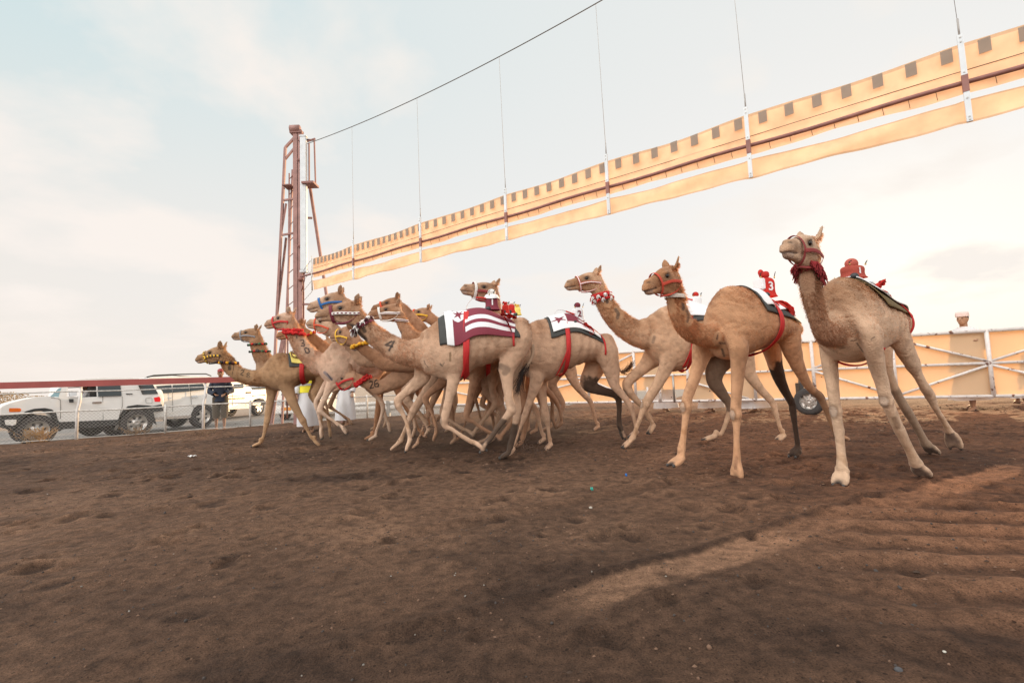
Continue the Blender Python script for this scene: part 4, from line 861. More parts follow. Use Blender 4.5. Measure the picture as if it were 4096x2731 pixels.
def contact_report(nm, c):
    print('CAM', nm, 'L=%.2f' % c.L, 's-range %.2f..%.2f' % (c.torso[0][0][0], c.torso[-1][0][0]), 'top z %.2f' % max(t[0][2] for t in c.torso), 'head z %.2f s %.2f lat %.2f' % (c.hn[2], c.hn[0], c.hn[1]), 'feet z', ['%.2f' % min(l['heel'][2], l['toe'][2]) for l in c.legs], 'feet s', ['%.2f' % l['toe'][0] for l in c.legs])
# ---- the tall front camel with the painted 4
c = CAMS['four'] = Cam((-.09, 6.16), 4, 'fawn')
c.T('B', (680,455,680,765,.15),(760,372,790,805,.22),(860,314,870,832,.27),(950,312,960,835,.29),(1060,285,1060,738,.31),(1160,290,1160,705,.32),(1270,335,1270,665,.30),(1380,375,1375,640,.26),(1460,412,1450,640,.20),(1520,485,1500,600,.11))
c.Nk('B', (690,620,125),(600,615,102),(490,595,95),(370,528,84),(255,443,77),(175,375,70))
c.head('Z', 425,450, 1150,385, L=.56)
c.leg('M', .14, [(720,120,135),(700,300,112),(655,500,88),(600,740,66),(548,960,62),(570,1060,56),(670,1105,44),(800,1195,38),(950,1285,40),(1030,1325,46)], (1075,1335),(1165,1400),'f')
c.leg('L', -.14, [(2200,250,140),(2080,400,100),(1900,545,72),(1810,640,66),(1810,730,56),(1885,860,42),(1955,1030,36),(1985,1170,40)], (2010,1270),(1940,1450),'f')
c.leg('B', .14, [(1420,490,112),(1385,600,98),(1335,710,76),(1330,830,50),(1342,960,37),(1362,1055,38),(1325,1110,28),(1255,1200,21),(1195,1285,24)], (1175,1300),(1122,1385),'h', dark=(6.6,8,.85))
c.leg('B', -.14, [(1410,560,95),(1370,740,68),(1392,880,40),(1402,990,34),(1408,1055,36),(1396,1140,26),(1378,1250,25),(1352,1350,27)], (1345,1390),(1285,1428),'h', dark=(5.6,7,.9))
c.marks = [('B', [(425,520),(378,548),(432,560)], 13, (.05,.05,.05), .85), ('B', [(443,520),(405,590)], 14, (.05,.05,.05), .85), ('B', [(205,420),(212,440)], 26, (.04,.035,.03), .8),
  ('Z', [(1010,640),(1080,720),(1180,820)], 120, (.03,.022,.018), .9), ('M', [(480,45),(515,95)], 14, (.06,.06,.05), .7), ('M', [(550,45),(515,95),(470,60)], 10, (.06,.06,.05), .6), ('B', [(885,610),(882,670)], 14, (.14,.10,.05), .7), ('M', [(1460,100),(1560,150),(1520,200)], 80, (.16,.12,.09), .7), ('M',[(225,10),(240,50),(290,120)],10,(.05,.05,.05),.7)]
# ---- camel 2
c = CAMS['two'] = Cam((-.06, 6.74), 11, (.50,.345,.235))
c.T('C', (175,380,180,730,.17),(245,330,245,795,.22),(330,292,330,830,.26),(430,282,440,835,.29),(540,262,540,770,.31),(640,268,640,720,.31),(740,335,740,682,.30),(840,405,830,660,.26),(940,472,920,680,.21),(1020,530,1000,660,.12))
c.Nk('C', (200,580,125),(110,540,100),(30,430,80),(-20,310,66),(-45,210,58))
c.head('B', 963,108, 1245,152, L=.55)
c.leg('M', .14, [(2030,250,125),(1995,430,98),(1930,620,66),(1868,790,48),(1832,900,46),(1765,1080,31),(1700,1280,26),(1665,1430,30)], (1665,1490),(1605,1555),'f')
c.leg('M', -.14, [(2110,350,110),(2120,520,72),(2142,680,58),(2158,840,62),(2185,960,52),(2205,1060,40),(2232,1250,38),(2245,1370,42)], (2262,1400),(2205,1475),'f')
c.leg('C', .14, [(950,570,115),(985,690,92),(1010,800,68),(1035,885,46),(1110,975,32),(1165,1060,30),(1188,1120,20),(1207,1190,19),(1222,1260,20)], (1228,1290),(1195,1315),'h')
c.leg('C', -.14, [(890,620,112),(830,760,92),(785,862,70),(860,905,52),(960,935,40),(1050,968,38),(1068,1060,25),(1066,1170,23),(1070,1235,27)], (1082,1262),(1108,1350),'h', dark=(2.6,9,.9))
c.marks = [('M', [(1930,20),(1950,60)], 14, (.10,.07,.05), .7), ('C', [(955,118),(960,130)], 20, (.05,.04,.04), .7)]
# ---- white halter camel
c = CAMS['white'] = Cam((1.50, 6.88), 6, (.54,.37,.24))
c.T('D', (700,512,715,745,.15),(765,462,790,835,.22),(850,412,880,895,.27),(940,405,960,890,.30),(1040,405,1050,835,.31),(1150,435,1150,795,.31),(1260,495,1260,780,.27),(1350,560,1345,760,.21),(1410,620,1400,730,.12))
c.Nk('D', (700,620,120),(620,605,96),(530,548,85),(455,470,76),(405,390,66),(372,325,58))
c.head('D', 104,266, 375,232, L=.56)
c.leg('D', .14, [(900,740,92),(862,850,62),(805,970,44),(740,1078,34),(705,1140,32),(665,1240,22),(630,1335,21),(612,1385,26)], (600,1400),(540,1455),'f')
c.leg('D', -.14, [(780,760,92),(705,850,56),(625,925,42),(570,985,38),(588,1050,30),(655,1125,24),(700,1180,22),(738,1240,23)], (765,1290),(728,1350),'f')
c.leg('E', -.14, [(640,700,95),(600,780,72),(590,865,54),(640,945,38),(692,1030,25),(672,1120,16),(632,1215,14),(605,1275,16)], (600,1297),(525,1312),'h', dark=(1.0,4.2,.75))
c.leg('E', .14, [(760,660,100),(800,750,62),(832,830,44),(900,925,28),(972,1005,24),(1000,1090,16),(1030,1190,14),(1047,1250,16)], (1052,1265),(1020,1290),'h')
c.marks = [('D', [(420,365),(422,385)], 18, (.05,.04,.04), .8), ('D', [(485,440),(505,470),(498,500)], 20, (.07,.06,.05), .7), ('D',[(770,640),(760,680)],18,(.12,.10,.08),.5)]
# ---- camel 3
c = CAMS['three'] = Cam((2.04, 4.87), 27, (.52,.31,.175))
c.T('E', (585,420,610,650,.15),(610,320,640,705,.22),(660,246,690,725,.27),(725,243,745,712,.30),(800,285,812,680,.31),(870,338,880,650,.31),(940,382,945,620,.28),(1010,425,1010,600,.24),(1080,470,1075,590,.19))
c.Nk('E', (600,560,88),(530,560,78),(455,545,72),(400,500,72),(368,440,70),(345,370,66),(330,310,60))
c.head('E', 122,255, 335,195, L=.54, nlat=.1)
c.leg('E', .15, [(750,640,84),(748,760,60),(742,860,48),(734,985,37),(731,1085,38),(735,1130,34),(736,1220,25),(738,1330,24),(738,1400,30)], (738,1420),(740,1487),'f', lat0=.2)
c.leg('E', -.15, [(510,650,84),(485,760,55),(450,870,42),(413,970,36),(405,1035,37),(400,1100,29),(386,1220,26),(372,1320,31)], (372,1370),(305,1420),'f', lat0=-.2)
c.leg('E', .15, [(1075,530,98),(1108,670,78),(1160,800,48),(1215,900,30),(1285,968,26),(1322,1040,22),(1350,1120,16),(1382,1200,16)], (1400,1222),(1452,1250),'h', dark=(3.5,8,.6))
c.leg('E', -.15, [(960,590,90),(980,700,70),(1010,820,50),(1052,920,35),(1100,1010,25),(1108,1060,24),(1125,1180,17),(1140,1290,18)], (1140,1310),(1112,1368),'h', dark=(1.8,8,.95))
c.marks = [('E', [(382,355),(384,388)], 18, (.05,.04,.04), .8), ('E', [(408,400),(420,440),(412,470)], 14, (.07,.05,.04), .7), ('E',[(612,560),(606,590)],8,(.06,.05,.04),.7), ('E',[(620,612),(660,616)],8,(.06,.05,.04),.7), ('E',[(640,655),(655,700)],12,(.05,.04,.03),.8), ('E',[(395,1120),(392,1200)],12,(.06,.03,.02),.8), ('E',[(735,1370),(730,1440)],18,(.16,.09,.06),.5)]
# ---- the nearest, rightmost camel
c = CAMS['right'] = Cam((2.81, 4.05), 33, 'pale'); c.neckcol = np.array((.33,.195,.12))  # shade on the neck front painted in as a darker brown
c.T('F', (385,420,430,690,.15),(395,345,465,750,.21),(425,300,510,785,.245),(475,318,555,775,.26),(550,368,600,735,.26),(625,428,645,690,.25),(685,465,685,660,.22),(735,505,725,650,.17))
c.Nk('F', (440,560,100),(400,610,86),(355,610,68),(320,545,60),(295,465,57),(275,390,55),(262,320,56),(262,270,55))
c.head('F', 118,135, 290,175, L=.56, nlat=.1)
c.leg('F', .17, [(620,620,88),(635,720,70),(655,810,54),(682,900,42),(706,1000,37),(742,1080,43),(765,1135,42),(800,1205,29),(838,1280,26),(868,1345,33)], (885,1375),(925,1445),'f', lat0=.22)
c.leg('F', -.17, [(390,640,84),(378,740,66),(392,850,49),(405,960,37),(418,1060,34),(428,1125,42),(435,1165,38),(443,1240,26),(450,1320,27),(455,1385,38)], (455,1405),(440,1488),'f', lat0=-.22)
c.leg('F', .17, [(755,575,84),(805,690,74),(855,790,54),(885,850,34),(925,925,31),(955,970,28),(985,1040,19),(1035,1120,17),(1062,1170,22)], (1075,1190),(1100,1270),'h')
c.leg('F', -.17, [(690,640,84),(700,750,50),(722,850,36),(762,950,27),(800,1020,30),(850,1100,24),(900,1190,22),(925,1240,26)], (940,1255),(982,1315),'h', dark=(3.2,8,.6))
c.marks = [('F', [(505,660),(535,655)], 5, (.06,.05,.04), .7), ('F', [(540,675),(573,722)], 6, (.06,.05,.04), .7), ('F', [(362,690),(380,742)], 6, (.06,.05,.04), .6), ('F', [(425,706),(470,700)], 6, (.06,.05,.04), .6), ('F', [(640,635),(620,655)], 5, (.06,.05,.04), .7),
  ('F', [(422,1110),(425,1150)], 34, (.22,.15,.09), .6), ('F', [(755,1110),(770,1145)], 30, (.20,.13,.08), .7)]
# ---- camel painted 30
c = CAMS['thirty'] = Cam((-3.05, 7.95), 9, (.60,.435,.32))
c.T('A', (1150,600,1200,800,.16),(1215,588,1260,865,.21),(1290,502,1320,905,.26),(1350,482,1380,912,.29),(1440,490,1460,880,.30),(1540,530,1550,820,.29),(1640,575,1640,800,.26),(1730,625,1725,790,.21),(1790,690,1780,770,.11))
c.Nk('A', (1190,690,100),(1100,625,84),(1025,540,76),(975,450,66),(945,385,58))
c.head('A', 692,338, 945,292, L=.56)
c.leg('L', .13, [(860,250,150),(720,420,80),(640,600,52),(580,730,44),(562,815,44),(640,880,34),(760,960,28),(870,1045,34)], (920,1065),(990,1175),'f')
c.leg('L', -.13, [(800,250,130),(640,430,70),(540,590,42),(490,690,38),(528,830,27),(565,1000,23),(585,1080,32)], (575,1120),(595,1235),'f')
c.leg('A', .13, [(1720,650,90),(1690,760,65),(1650,850,45),(1700,960,28),(1750,1060,22),(1735,1160,15),(1700,1260,14),(1690,1300,16)], (1690,1330),(1650,1350),'h')
c.leg('A', -.13, [(1700,680,85),(1640,780,58),(1600,860,40),(1660,940,28),(1730,1010,22),(1760,1100,15),(1790,1200,15)], (1800,1225),(1810,1270),'h')
c.marks = [('A', [(1010,475),(1035,468),(1045,490),(1028,500),(1048,505),(1045,524),(1020,522)], 8, (.04,.04,.045), .9), ('A', [(1048,548),(1062,540),(1085,548),(1094,575),(1078,588),(1060,582),(1048,548)], 9, (.04,.04,.045), .9), ('A', [(978,440),(980,448)], 15, (.05,.05,.05), .8), ('A', [(1230,760),(1290,820)], 22, (.15,.17,.22), .7), ('A',[(1250,770),(1262,785),(1295,830)],7,(.03,.03,.04),.8)]
# ---- camel painted 28
c = CAMS['twenty'] = Cam((-4.0, 8.62), 14, (.40,.265,.15))
c.T('A', (690,685,695,880,.16),(770,602,790,920,.23),(850,582,860,925,.27),(950,615,950,895,.29),(1050,640,1055,845,.29),(1150,680,1150,815,.26),(1240,715,1235,840,.22),(1310,780,1300,860,.12))
c.Nk('A', (720,790,98),(640,812,78),(560,805,70),(463,775,64),(385,710,62),(345,650,55))
c.head('A', 72,650, 335,592, L=.56)
c.leg('A', .13, [(880,830,88),(905,930,56),(950,1040,40),(1008,1150,27),(1035,1195,28),(1070,1265,19),(1112,1345,17),(1135,1380,20)], (1140,1385),(1168,1415),'f')
c.leg('A', -.13, [(770,850,80),(750,940,46),(735,1050,33),(718,1160,26),(710,1205,25),(690,1290,18),(668,1375,17),(655,1405,19)], (660,1425),(582,1444),'f')
c.leg('A', .13, [(1240,780,85),(1190,880,55),(1140,950,38),(1175,1050,24),(1190,1120,20),(1195,1200,15),(1200,1270,16)], (1205,1285),(1200,1340),'h')
c.leg('A', -.13, [(1210,790,80),(1150,890,50),(1110,960,32),(1160,1040,22),(1240,1120,20),(1262,1200,14),(1270,1260,15)], (1275,1275),(1280,1325),'h')
c.marks = [('A', [(480,742),(492,734),(503,742),(500,756),(478,772),(480,778),(500,788)], 7, (.04,.04,.035), .9), ('A', [(545,762),(560,770),(548,782),(530,775),(545,762)], 6, (.04,.04,.035), .85), ('A', [(530,795),(545,785),(560,797),(545,808),(530,795)], 6, (.04,.04,.035), .85), ('A', [(375,712),(378,728)], 24, (.05,.045,.04), .8), ('A', [(415,680),(408,740),(400,785)], 4, (.03,.03,.03), .8)]
# ---- others of the pack: trunks and strides reused from the traced ones, heads where the photograph has them
def pack(nm, head_v, nose, poll, Yp, a, src, k, srange=None, dx=0., neckpts=None, L=.55, nlat=0., legs=True, extra=None):
    P = DY(*px(head_v, *poll), Yp); c = Cam((0, 0), a, k); c.O = np.array([P[0], P[1], 0.]) - c.f*1.1; c.O[2] = 0
    clone(CAMS[src], c, legs); s0 = c.torso[0][0][0]; sh = -.12 - s0 + dx
    off = np.array([sh, 0, 0]); c.torso = [(q[0]+off, q[1]+off, q[2]) for q in c.torso]
    for l in c.legs: l['p'] = [q+off for q in l['p']]; l['heel'] = l['heel']+off; l['toe'] = l['toe']+off
    c.O = c.O + c.f*0
    hx_ = c.loc(head_v, *poll); c.head(head_v, *nose, *poll, L=L, nlat=nlat)
    t0 = c.torso[0]; base = (t0[0]*.45+t0[1]*.55); r0 = np.linalg.norm(t0[0]-t0[1])*.45
    if neckpts:
        c.neck = [(base+[-.12,0,0], r0*1.05)]
        for v, x, y, r in neckpts: p = c.loc(v, x, y); c.neck.append((p, c.rpx(v, p, r)))
    else:
        kk = c.hk - c.hx*.02 - c.hu*.02; d = kk-base; c.neck = [(base+[-.15,0,0.02], r0*1.05), (base+[.1,0,-.06], r0*.82), (base+d*.42+np.array([.10,0,-.13]), .135), (base+d*.72+np.array([.07,0,-.06]), .115), (kk-c.hx*.03-np.array([0,0,.09]), .105), ]
    CAMS[nm] = c; return c
pack('yellow', 'Z', (682,775), (1030,760), 6.95, 4, 'four', 'brown', neckpts=[('Z',1600,1200,125),('Z',1400,1100,105),('Z',1220,980,92),('Z',1110,880,80)], dx=-.15)
pack('orange', 'Z', (300,562), (730,625), 7.45, 6, 'white', 'fawn', neckpts=[('Z',1250,1130,130),('Z',1080,980,108),('Z',930,840,92),('Z',820,730,80)], dx=-.1)
pack('low', 'L', (712,478), (1150,250), 7.75, 8, 'two', 'tan', neckpts=[('L',1560,430,115),('L',1430,400,112),('L',1310,365,98),('L',1215,320,88)], dx=.1)
pack('blue', 'Z', (300,332), (900,200), 7.6, 4, 'four', 'fawn', L=.60, dx=-.05)
pack('stripe', 'Z', (1250,440), (1780,385), 8.0, 2, 'thirty', 'tan', L=.56, neckpts=[('Z',2000,800,130),('Z',1900,700,110),('Z',1820,600,92),('Z',1780,500,84)])
pack('redband', 'Z', (1305,352), (1770,262), 8.7, 2, 'two', 'brown', L=.55)
pack('yband', 'Z', (1840,440), (2240,425), 9.2, 2, 'white', 'tan', L=.52)
pack('behind28', 'A', (395,440), (640,428), 9.35, 14, 'thirty', (.42,.29,.185), L=.55, neckpts=[('A',760,760,88),('A',700,680,78),('A',655,590,70),('A',625,510,60)])
pack('behind30', 'A', (792,442), (1055,385), 8.75, 10, 'twenty', 'red', L=.55)
pack('small', 'Z', (432,1010), (690,870), 9.4, 8, 'four', 'pale', L=.48)
CAMS['low'].marks = [('L', [(1350,352),(1372,338),(1398,345),(1400,378),(1362,452),(1418,438)], 18, (.03,.03,.03), .95), ('L', [(1470,305),(1432,345),(1428,405),(1455,430),(1490,418),(1498,388),(1475,368),(1440,385)], 18, (.03,.03,.03), .95)]
CAMS['orange'].marks = [('Z', [(1010,935),(1030,968),(1065,978),(1100,960)], 22, (.06,.06,.06), .85)]
CAMS['stripe'].marks = [('Z', [(1755,695),(1768,710)], 40, (.06,.05,.05), .8)]
CAMS['behind28'].marks = [('A', [(622,556),(634,562)], 18, (.06,.05,.05), .8)]
FR = [('right', .011), ('three', .011), ('four', .012), ('white', .012), ('two', .012), ('thirty', .013), ('twenty', .013)]
LAB = dict(right='nearest camel at far right, head raised, dark red halter, red tasselled collar',
 three='golden brown camel with plain red halter and white neck strap carrying robot 3',
 four='tall camel with a black 4 painted on its neck, maroon halter and striped maroon blanket',
 two='camel with maroon star blanket carrying robot 2, its head showing above robot 1',
 white='camel with white and red halter and red and white pompoms, behind the golden one',
 thirty='pale camel with a black 30 painted on its neck and a red fringed halter',
 twenty='golden leftmost camel with a 28 painted on its neck and a black and yellow halter',
 yellow='brown camel with yellow collar, its neck stretched just under the neck of camel 4',
 orange='fawn camel with thin orange red halter, muzzle just below the maroon halter camel',
 low='camel with lowered head in red fringed halter and 26 painted on its neck',
 blue='fawn camel with a bright blue noseband, highest muzzle beside the tower foot',
 stripe='camel with white and maroon striped halter behind the neck of camel 4',
 redband='dark brown camel with a red noseband behind the striped halter camel',
 yband='camel with red noseband and yellow cheek strap, rearmost of the bunch of heads',
 behind28='brown camel with grey noseband and red and green collars, head above the leftmost camel',
 behind30='camel mostly hidden behind the neck of camel 30, only muzzle and ear showing',
 small='pale camel with a blue noseband almost hidden behind the hump of camel 30')
for nm, c in CAMS.items(): 
    contact_report(nm, c)
    vox = dict(FR).get(nm, .015)
    for l in c.legs:      # keep every sole on or above the sand
        lo = min(l['heel'][2], l['toe'][2])
        gz = .028
        if lo < gz:
            for kk in ('heel', 'toe'): l[kk] = l[kk].copy(); l[kk][2] = max(l[kk][2], gz+(.05 if kk == 'heel' else 0.))
            l['p'][-1] = l['p'][-1].copy(); l['p'][-1][2] = max(l['p'][-1][2], gz+.11)
    c.callus = nm in ('right', 'three', 'white', 'four')
    c.body(nm, vox); c.hair(dict(right=26000, three=26000, four=26000, white=18000, two=14000, thirty=15000, twenty=16000).get(nm, 6000), ln=.030, seed=len(nm)*7+3)
    tag(c.root, LAB[nm], 'camel', 'racing camels running in the pack')
# ================================================================== TACK
def nrm(v): return v/np.linalg.norm(v)
TI = 5   # sections per traced trunk station
FLAP = mat('charcoal saddle pad', (.045,.047,.045), .75, var=.12, scale=12)
CLW = mat('white blanket cloth', (.74,.76,.78), .85, var=.04, scale=6); CLM = mat('maroon blanket cloth', (.20,.03,.05), .85, var=.08, scale=6)
CLR = mat('red cloth', (.62,.035,.025), .8, var=.1, scale=7, trans=.3); CLY = mat('lemon cloth', (.72,.62,.16), .8, var=.05); DRED = mat('dark red webbing', (.26,.035,.035), .75, var=.1)
DR2 = mat('dark red wool', (.30,.025,.03), .9, var=.2); RW = mat('red wool', (.55,.02,.02), .9, var=.2); WW = mat('white wool', (.78,.76,.74), .9, var=.05); YW = mat('yellow wool', (.75,.36,.02), .9, var=.15); MW = mat('dark maroon wool', (.07,.012,.016), .9, var=.2)
def star(cx, cy, r, n=5, rot=0., inner=.42): return [(cx+r*(1 if k%2 == 0 else inner)*math.cos(rot+k*math.pi/n), cy+r*(1 if k%2 == 0 else inner)*math.sin(rot+k*math.pi/n)) for k in range(2*n)]
def inpoly(x, y, P):
    c = False; j = len(P)-1
    for i in range(len(P)):
        if (P[i][1] > y) != (P[j][1] > y) and x < (P[j][0]-P[i][0])*(y-P[i][1])/(P[j][1]-P[i][1])+P[i][0]: c = not c
        j = i
    return c
# --- camel 4
c = CAMS['four']; c.halter(MAR, WHT, w=.020)
for sg in (1, -1):   # white cheek band with maroon diamonds
    P = [c.hsurf(t, sg*1.66, .019) for t in np.linspace(.40, 1.0, 28)]
    c.ribbon(P, [c.hu*.017]*28, [WHT, MAR], 'cheek_band', mfun=lambda i, j: 1 if (i % 4 == 1 and j in (1,2)) or (i % 4 == 2 and j in (1,2)) else 0)
c.collar(1, .02, [WW, MW], w=.018, tass=17, r=.038, tufty=True); c.collar(2, .04, [MAR], name='collar_strap', w=.018, gap=.02)
f = CAMS['four']
f.drape(lambda t: 4.2*TI-14.6+abs(t)*.6, lambda t: 4.2*TI+18.6-abs(t)*1.5, -1.38, 1.38, .022, [FLAP], 'saddle_pad', seed=3)
def m4(i, j):   # i along the width (angle), j along the length
    th = abs(-1.42+2.84*i/127); u = j/95
    if u < .12: return 1
    if u < .34 and th < .78: return 1 if inpoly((u-.22)*9, (th-.42)*3.2, star(0, 0, .95, 6, .3, .35)) is False and ((u-.22)*9)**2+((th-.42)*3.2)**2 < 1.3 else 0
    if u > .30 and (.74 < th < .92 or 1.04 < th < 1.2): return 1
    return 0
f.drape(lambda t: 4.2*TI-12.6+abs(t)*1.5, lambda t: 4.2*TI+15.2-abs(t)*1.0, -1.42, 1.42, .042, [CLM, CLW], 'blanket', mfun=m4, ni=97, nj=129, wob=.007, seed=1)
f.girth(18.0, R_, w=1.05, k=-.1, off=.034)
f.drape(lambda t: 18.0-3.6*max(0, abs(t)-1.9), lambda t: 19.0-3.6*max(0, abs(t)-1.9), 1.3, 2.55, .036, [R_], 'breast_strap', ni=4, nj=30, wob=.001)
f.drape(lambda t: 33.5+.5*t, lambda t: 34.2+.5*t, -1.9, 1.9, .03, [R_], 'flank_strap', ni=4, nj=40, wob=.001)
f.tail('B', [(1525,545),(1530,620),(1495,700),(1450,770),(1425,850),(1412,920)], spread=.03, n=120)
# --- camel 2
c = CAMS['two']; c.halter(DRED, WHT, w=.018); 
P = [c.hsurf(.37, p, .018) for p in np.linspace(-math.pi, math.pi, 33)]; c.ribbon(P, [-c.hx*.02]*33, [WHT], 'nose_band')
f = c; f.collar(2, .05, [mat('pink webbing', (.62,.42,.38), .7)], w=.014, gap=.02)
f.drape(lambda t: 13.6+abs(t)*.5, lambda t: 37.5+abs(t)*.8, -1.15, 1.15, .022, [FLAP], 'saddle_pad', seed=2)
S2 = [star(.14, .62, .20, 6, .4, .35)]; S3 = star(.62, .52, .17, 4, .2, .3)
def m2(i, j):
    th = abs(-1.0+2.0*i/127); u = j/95
    if u < .30: return 0 if inpoly(u, th*.9, star(.15, .55, .17, 5, .5, .34)) else 1
    if th > .74: return 1
    return 1 if inpoly(u*1., th, star(.64, .55, .13, 5, .2, .36)) else 0
f.drape(lambda t: 14.2+abs(t)*.9, lambda t: 35.5+abs(t)*.3, -1.0, 1.0, .040, [CLM, CLW], 'blanket', mfun=m2, ni=97, nj=129, wob=.008, seed=5)
f.girth(20.6, R_, w=.95, off=.034); f.drape(lambda t: 20-4.2*max(0, abs(t)-1.6), lambda t: 20.8-4.2*max(0, abs(t)-1.6), 1.4, 2.5, .036, [R_], 'breast_strap', ni=4, nj=30, wob=.001)
f.drape(lambda t: 36.5+.6*t, lambda t: 37.2+.6*t, -1.9, 1.9, .03, [R_], 'flank_strap', ni=4, nj=40, wob=.001)
f.tail('C', [(1020,640),(1060,720),(1085,750),(1130,745),(1165,715),(1190,670)], (.10,.04,.02), spread=.05, n=110)
# --- white halter camel
c = CAMS['white']; c.halter(WHT, R_, w=.014, stripes='edge'); c.collar(0, .03, [R_], w=.014, gap=.02); c.collar(1, .03, [RW, WW], w=.02, tass=18, r=.032, tufty=True)
c.collar(3, .03, [RW, WW], name='lower_collar', w=.012, tass=14, r=.028, tufty=True)
c.drape(lambda t: 14.0+abs(t)*.8, lambda t: 36.5, -1.1, 1.1, .022, [FLAP], 'saddle_pad'); c.drape(lambda t: 15.0+abs(t), lambda t: 33.5, -.95, .95, .040, [CLW, CLR], 'blanket', mfun=lambda i, j: 1 if j > 22 else 0, wob=.012)
c.girth(16.5, R_, w=.9, off=.032)
c.drape(lambda t: 16.2-3.2*max(0, abs(t)-1.6), lambda t: 17.0-3.2*max(0, abs(t)-1.6), 1.4, 2.5, .034, [R_], 'breast_strap', ni=4, nj=30, wob=.001)
# --- camel 3
c = CAMS['three']; c.halter(mat('scarlet halter', (.52,.06,.03), .7), w=.015); c.collar(0, .03, [mat('off white strap', (.66,.60,.54), .8)], name='neck_strap', w=.02, gap=.015)
c.drape(lambda t: 16.0+abs(t)*1.2, lambda t: 36.0+abs(t)*.8, -1.25, 1.25, .022, [FLAP], 'saddle_pad')
c.drape(lambda t: 16.4+abs(t)*1.6, lambda t: 24.5+abs(t)*1.4, -1.05, 1.05, .040, [CLW], 'blanket', wob=.014, seed=3)
c.drape(lambda t: 23.6+abs(t), lambda t: 34.0+abs(t), -.9, .9, .046, [CLR], 'rear_cloth', wob=.012, seed=8)
c.girth(24.5, R_, w=1.1, k=-1.2, off=.03)
# --- rightmost camel
c = CAMS['right']; c.halter(DRED, w=.016); c.collar(0, .04, [DR2], w=.03, tass=30, r=.036, tufty=True, gap=.015); c.collar(2, .05, [DRED], name='collar_strap', w=.016, gap=.02)
c.drape(lambda t: 15.5+abs(t)*1.0, lambda t: 37.6, -1.2, 1.2, .022, [mat('olive saddle pad', (.20,.14,.06), .8, trans=.3)], 'saddle_pad')
c.drape(lambda t: 15.8+abs(t)*1.2, lambda t: 36.0, -.85, .85, .040, [CLW], 'blanket', wob=.008)
c.drape(lambda t: 17.2, lambda t: 27.0, -.55, .55, .048, [CLR, CLW], 'centre_cloth', mfun=lambda i, j: 1 if (j//4) % 3 == 0 else 0, wob=.01)
c.girth(27, R_, w=.8, off=.03)
c.drape(lambda t: 11.5, lambda t: 12.6, 2.2, 4.08, .02, [R_], 'breast_strap', ni=4, nj=50, wob=.001)
# --- the left group
c = CAMS['thirty']; c.halter(R_, w=.016); c.collar(0, .05, [RW], w=.018, tass=26, r=.028); c.collar(2, .07, [RW], name='lower_collar', w=.018, tass=30, r=.032)
c = CAMS['twenty']; c.halter(BLK, YEL, w=.017, stripes='dash'); c.collar(2, .08, [BLK, YW, MW], w=.018, tass=22, r=.026)
c.drape(lambda t: 12.6+abs(t)*1.6, lambda t: 30, -1.2, 1.2, .022, [FLAP], 'saddle_pad'); c.drape(lambda t: 13.0+abs(t)*2.6, lambda t: 24, -1.0, 1.0, .04, [CLY], 'blanket', wob=.008)
c.drape(lambda t: 13.6+abs(t)*2.2, lambda t: 20, -.62, .62, .055, [BLK, YEL], 'dotted_cloth', mfun=lambda i, j: 1 if (i % 6 < 2 and j % 5 < 2) else 0, wob=.02); c.girth(20.0, R_, w=1.0, off=.036)
c = CAMS['behind28']; c.halter(mat('grey webbing', (.25,.25,.27), .7), w=.013); c.collar(0, .04, [BLK, RW, mat('green wool', (.05,.14,.06), .9)], w=.013, tass=16, r=.024); c.collar(4, .06, [BLK, RW, mat('green wool')], name='lower_collar', w=.012, tass=16, r=.022)
c = CAMS['behind30']; c.halter(R_, w=.013); c.collar(0, .04, [RW, YW], w=.014, tass=14, r=.024)
c.drape(lambda t: 13.6, lambda t: 30, -1.2, 1.2, .022, [FLAP], 'saddle_pad'); c.drape(lambda t: 14.0, lambda t: 24, -1.0, 1.0, .04, [CLR], 'blanket')
c = CAMS['blue']; c.halter(BLU, w=.017); CAMS['orange'].halter(ORG, w=.013); CAMS['orange'].collar(1, .05, [R_, RW], w=.014, tass=16, r=.026)
c = CAMS['yellow']; c.halter(YEL, w=.012); c.collar(1, .05, [YEL, YW], w=.012, tass=18, r=.03)
c = CAMS['low']; c.halter(R_, w=.017); c.collar(0, .05, [RW], w=.018, tass=20, r=.026); c.collar(2, .06, [RW], name='lower_collar', w=.018, tass=20, r=.032)
c = CAMS['stripe']; c.halter(WHT, MAR, w=.018, stripes=None); 
for sg in (1, -1):
    P = [c.hsurf(t, sg*1.68, .020) for t in np.linspace(.42, 1.0, 20)]; c.ribbon(P, [c.hu*.005]*20, [MAR], 'centre_stripe')
    P = [c.hsurf(t, sg*1.68, .018) for t in np.linspace(.40, 1.0, 20)]; c.ribbon(P, [c.hu*.018]*20, [WHT], 'cheek_band')
c.collar(1, .05, [WHT], w=.02, gap=.018); c.collar(1, .05, [MAR], name='collar_stripe', w=.006, gap=.024)
CAMS['redband'].halter(ORG, w=.016); c = CAMS['yband']; c.halter(YEL, w=.016)
P = [c.hsurf(.37, p, .018) for p in np.linspace(-math.pi, math.pi, 33)]; c.ribbon(P, [-c.hx*.018]*33, [ORG], 'nose_band')
CAMS['small'].halter(BLU, w=.016)
for nm in ('orange', 'stripe', 'yellow', 'blue'):
    c = CAMS[nm]; c.drape(lambda t: 14.4+abs(t), lambda t: 34, -1.1, 1.1, .03, [CLM if nm == 'blue' else CLW], 'blanket', ni=20, nj=20)
    c.girth(19, R_, w=.9, off=.03)
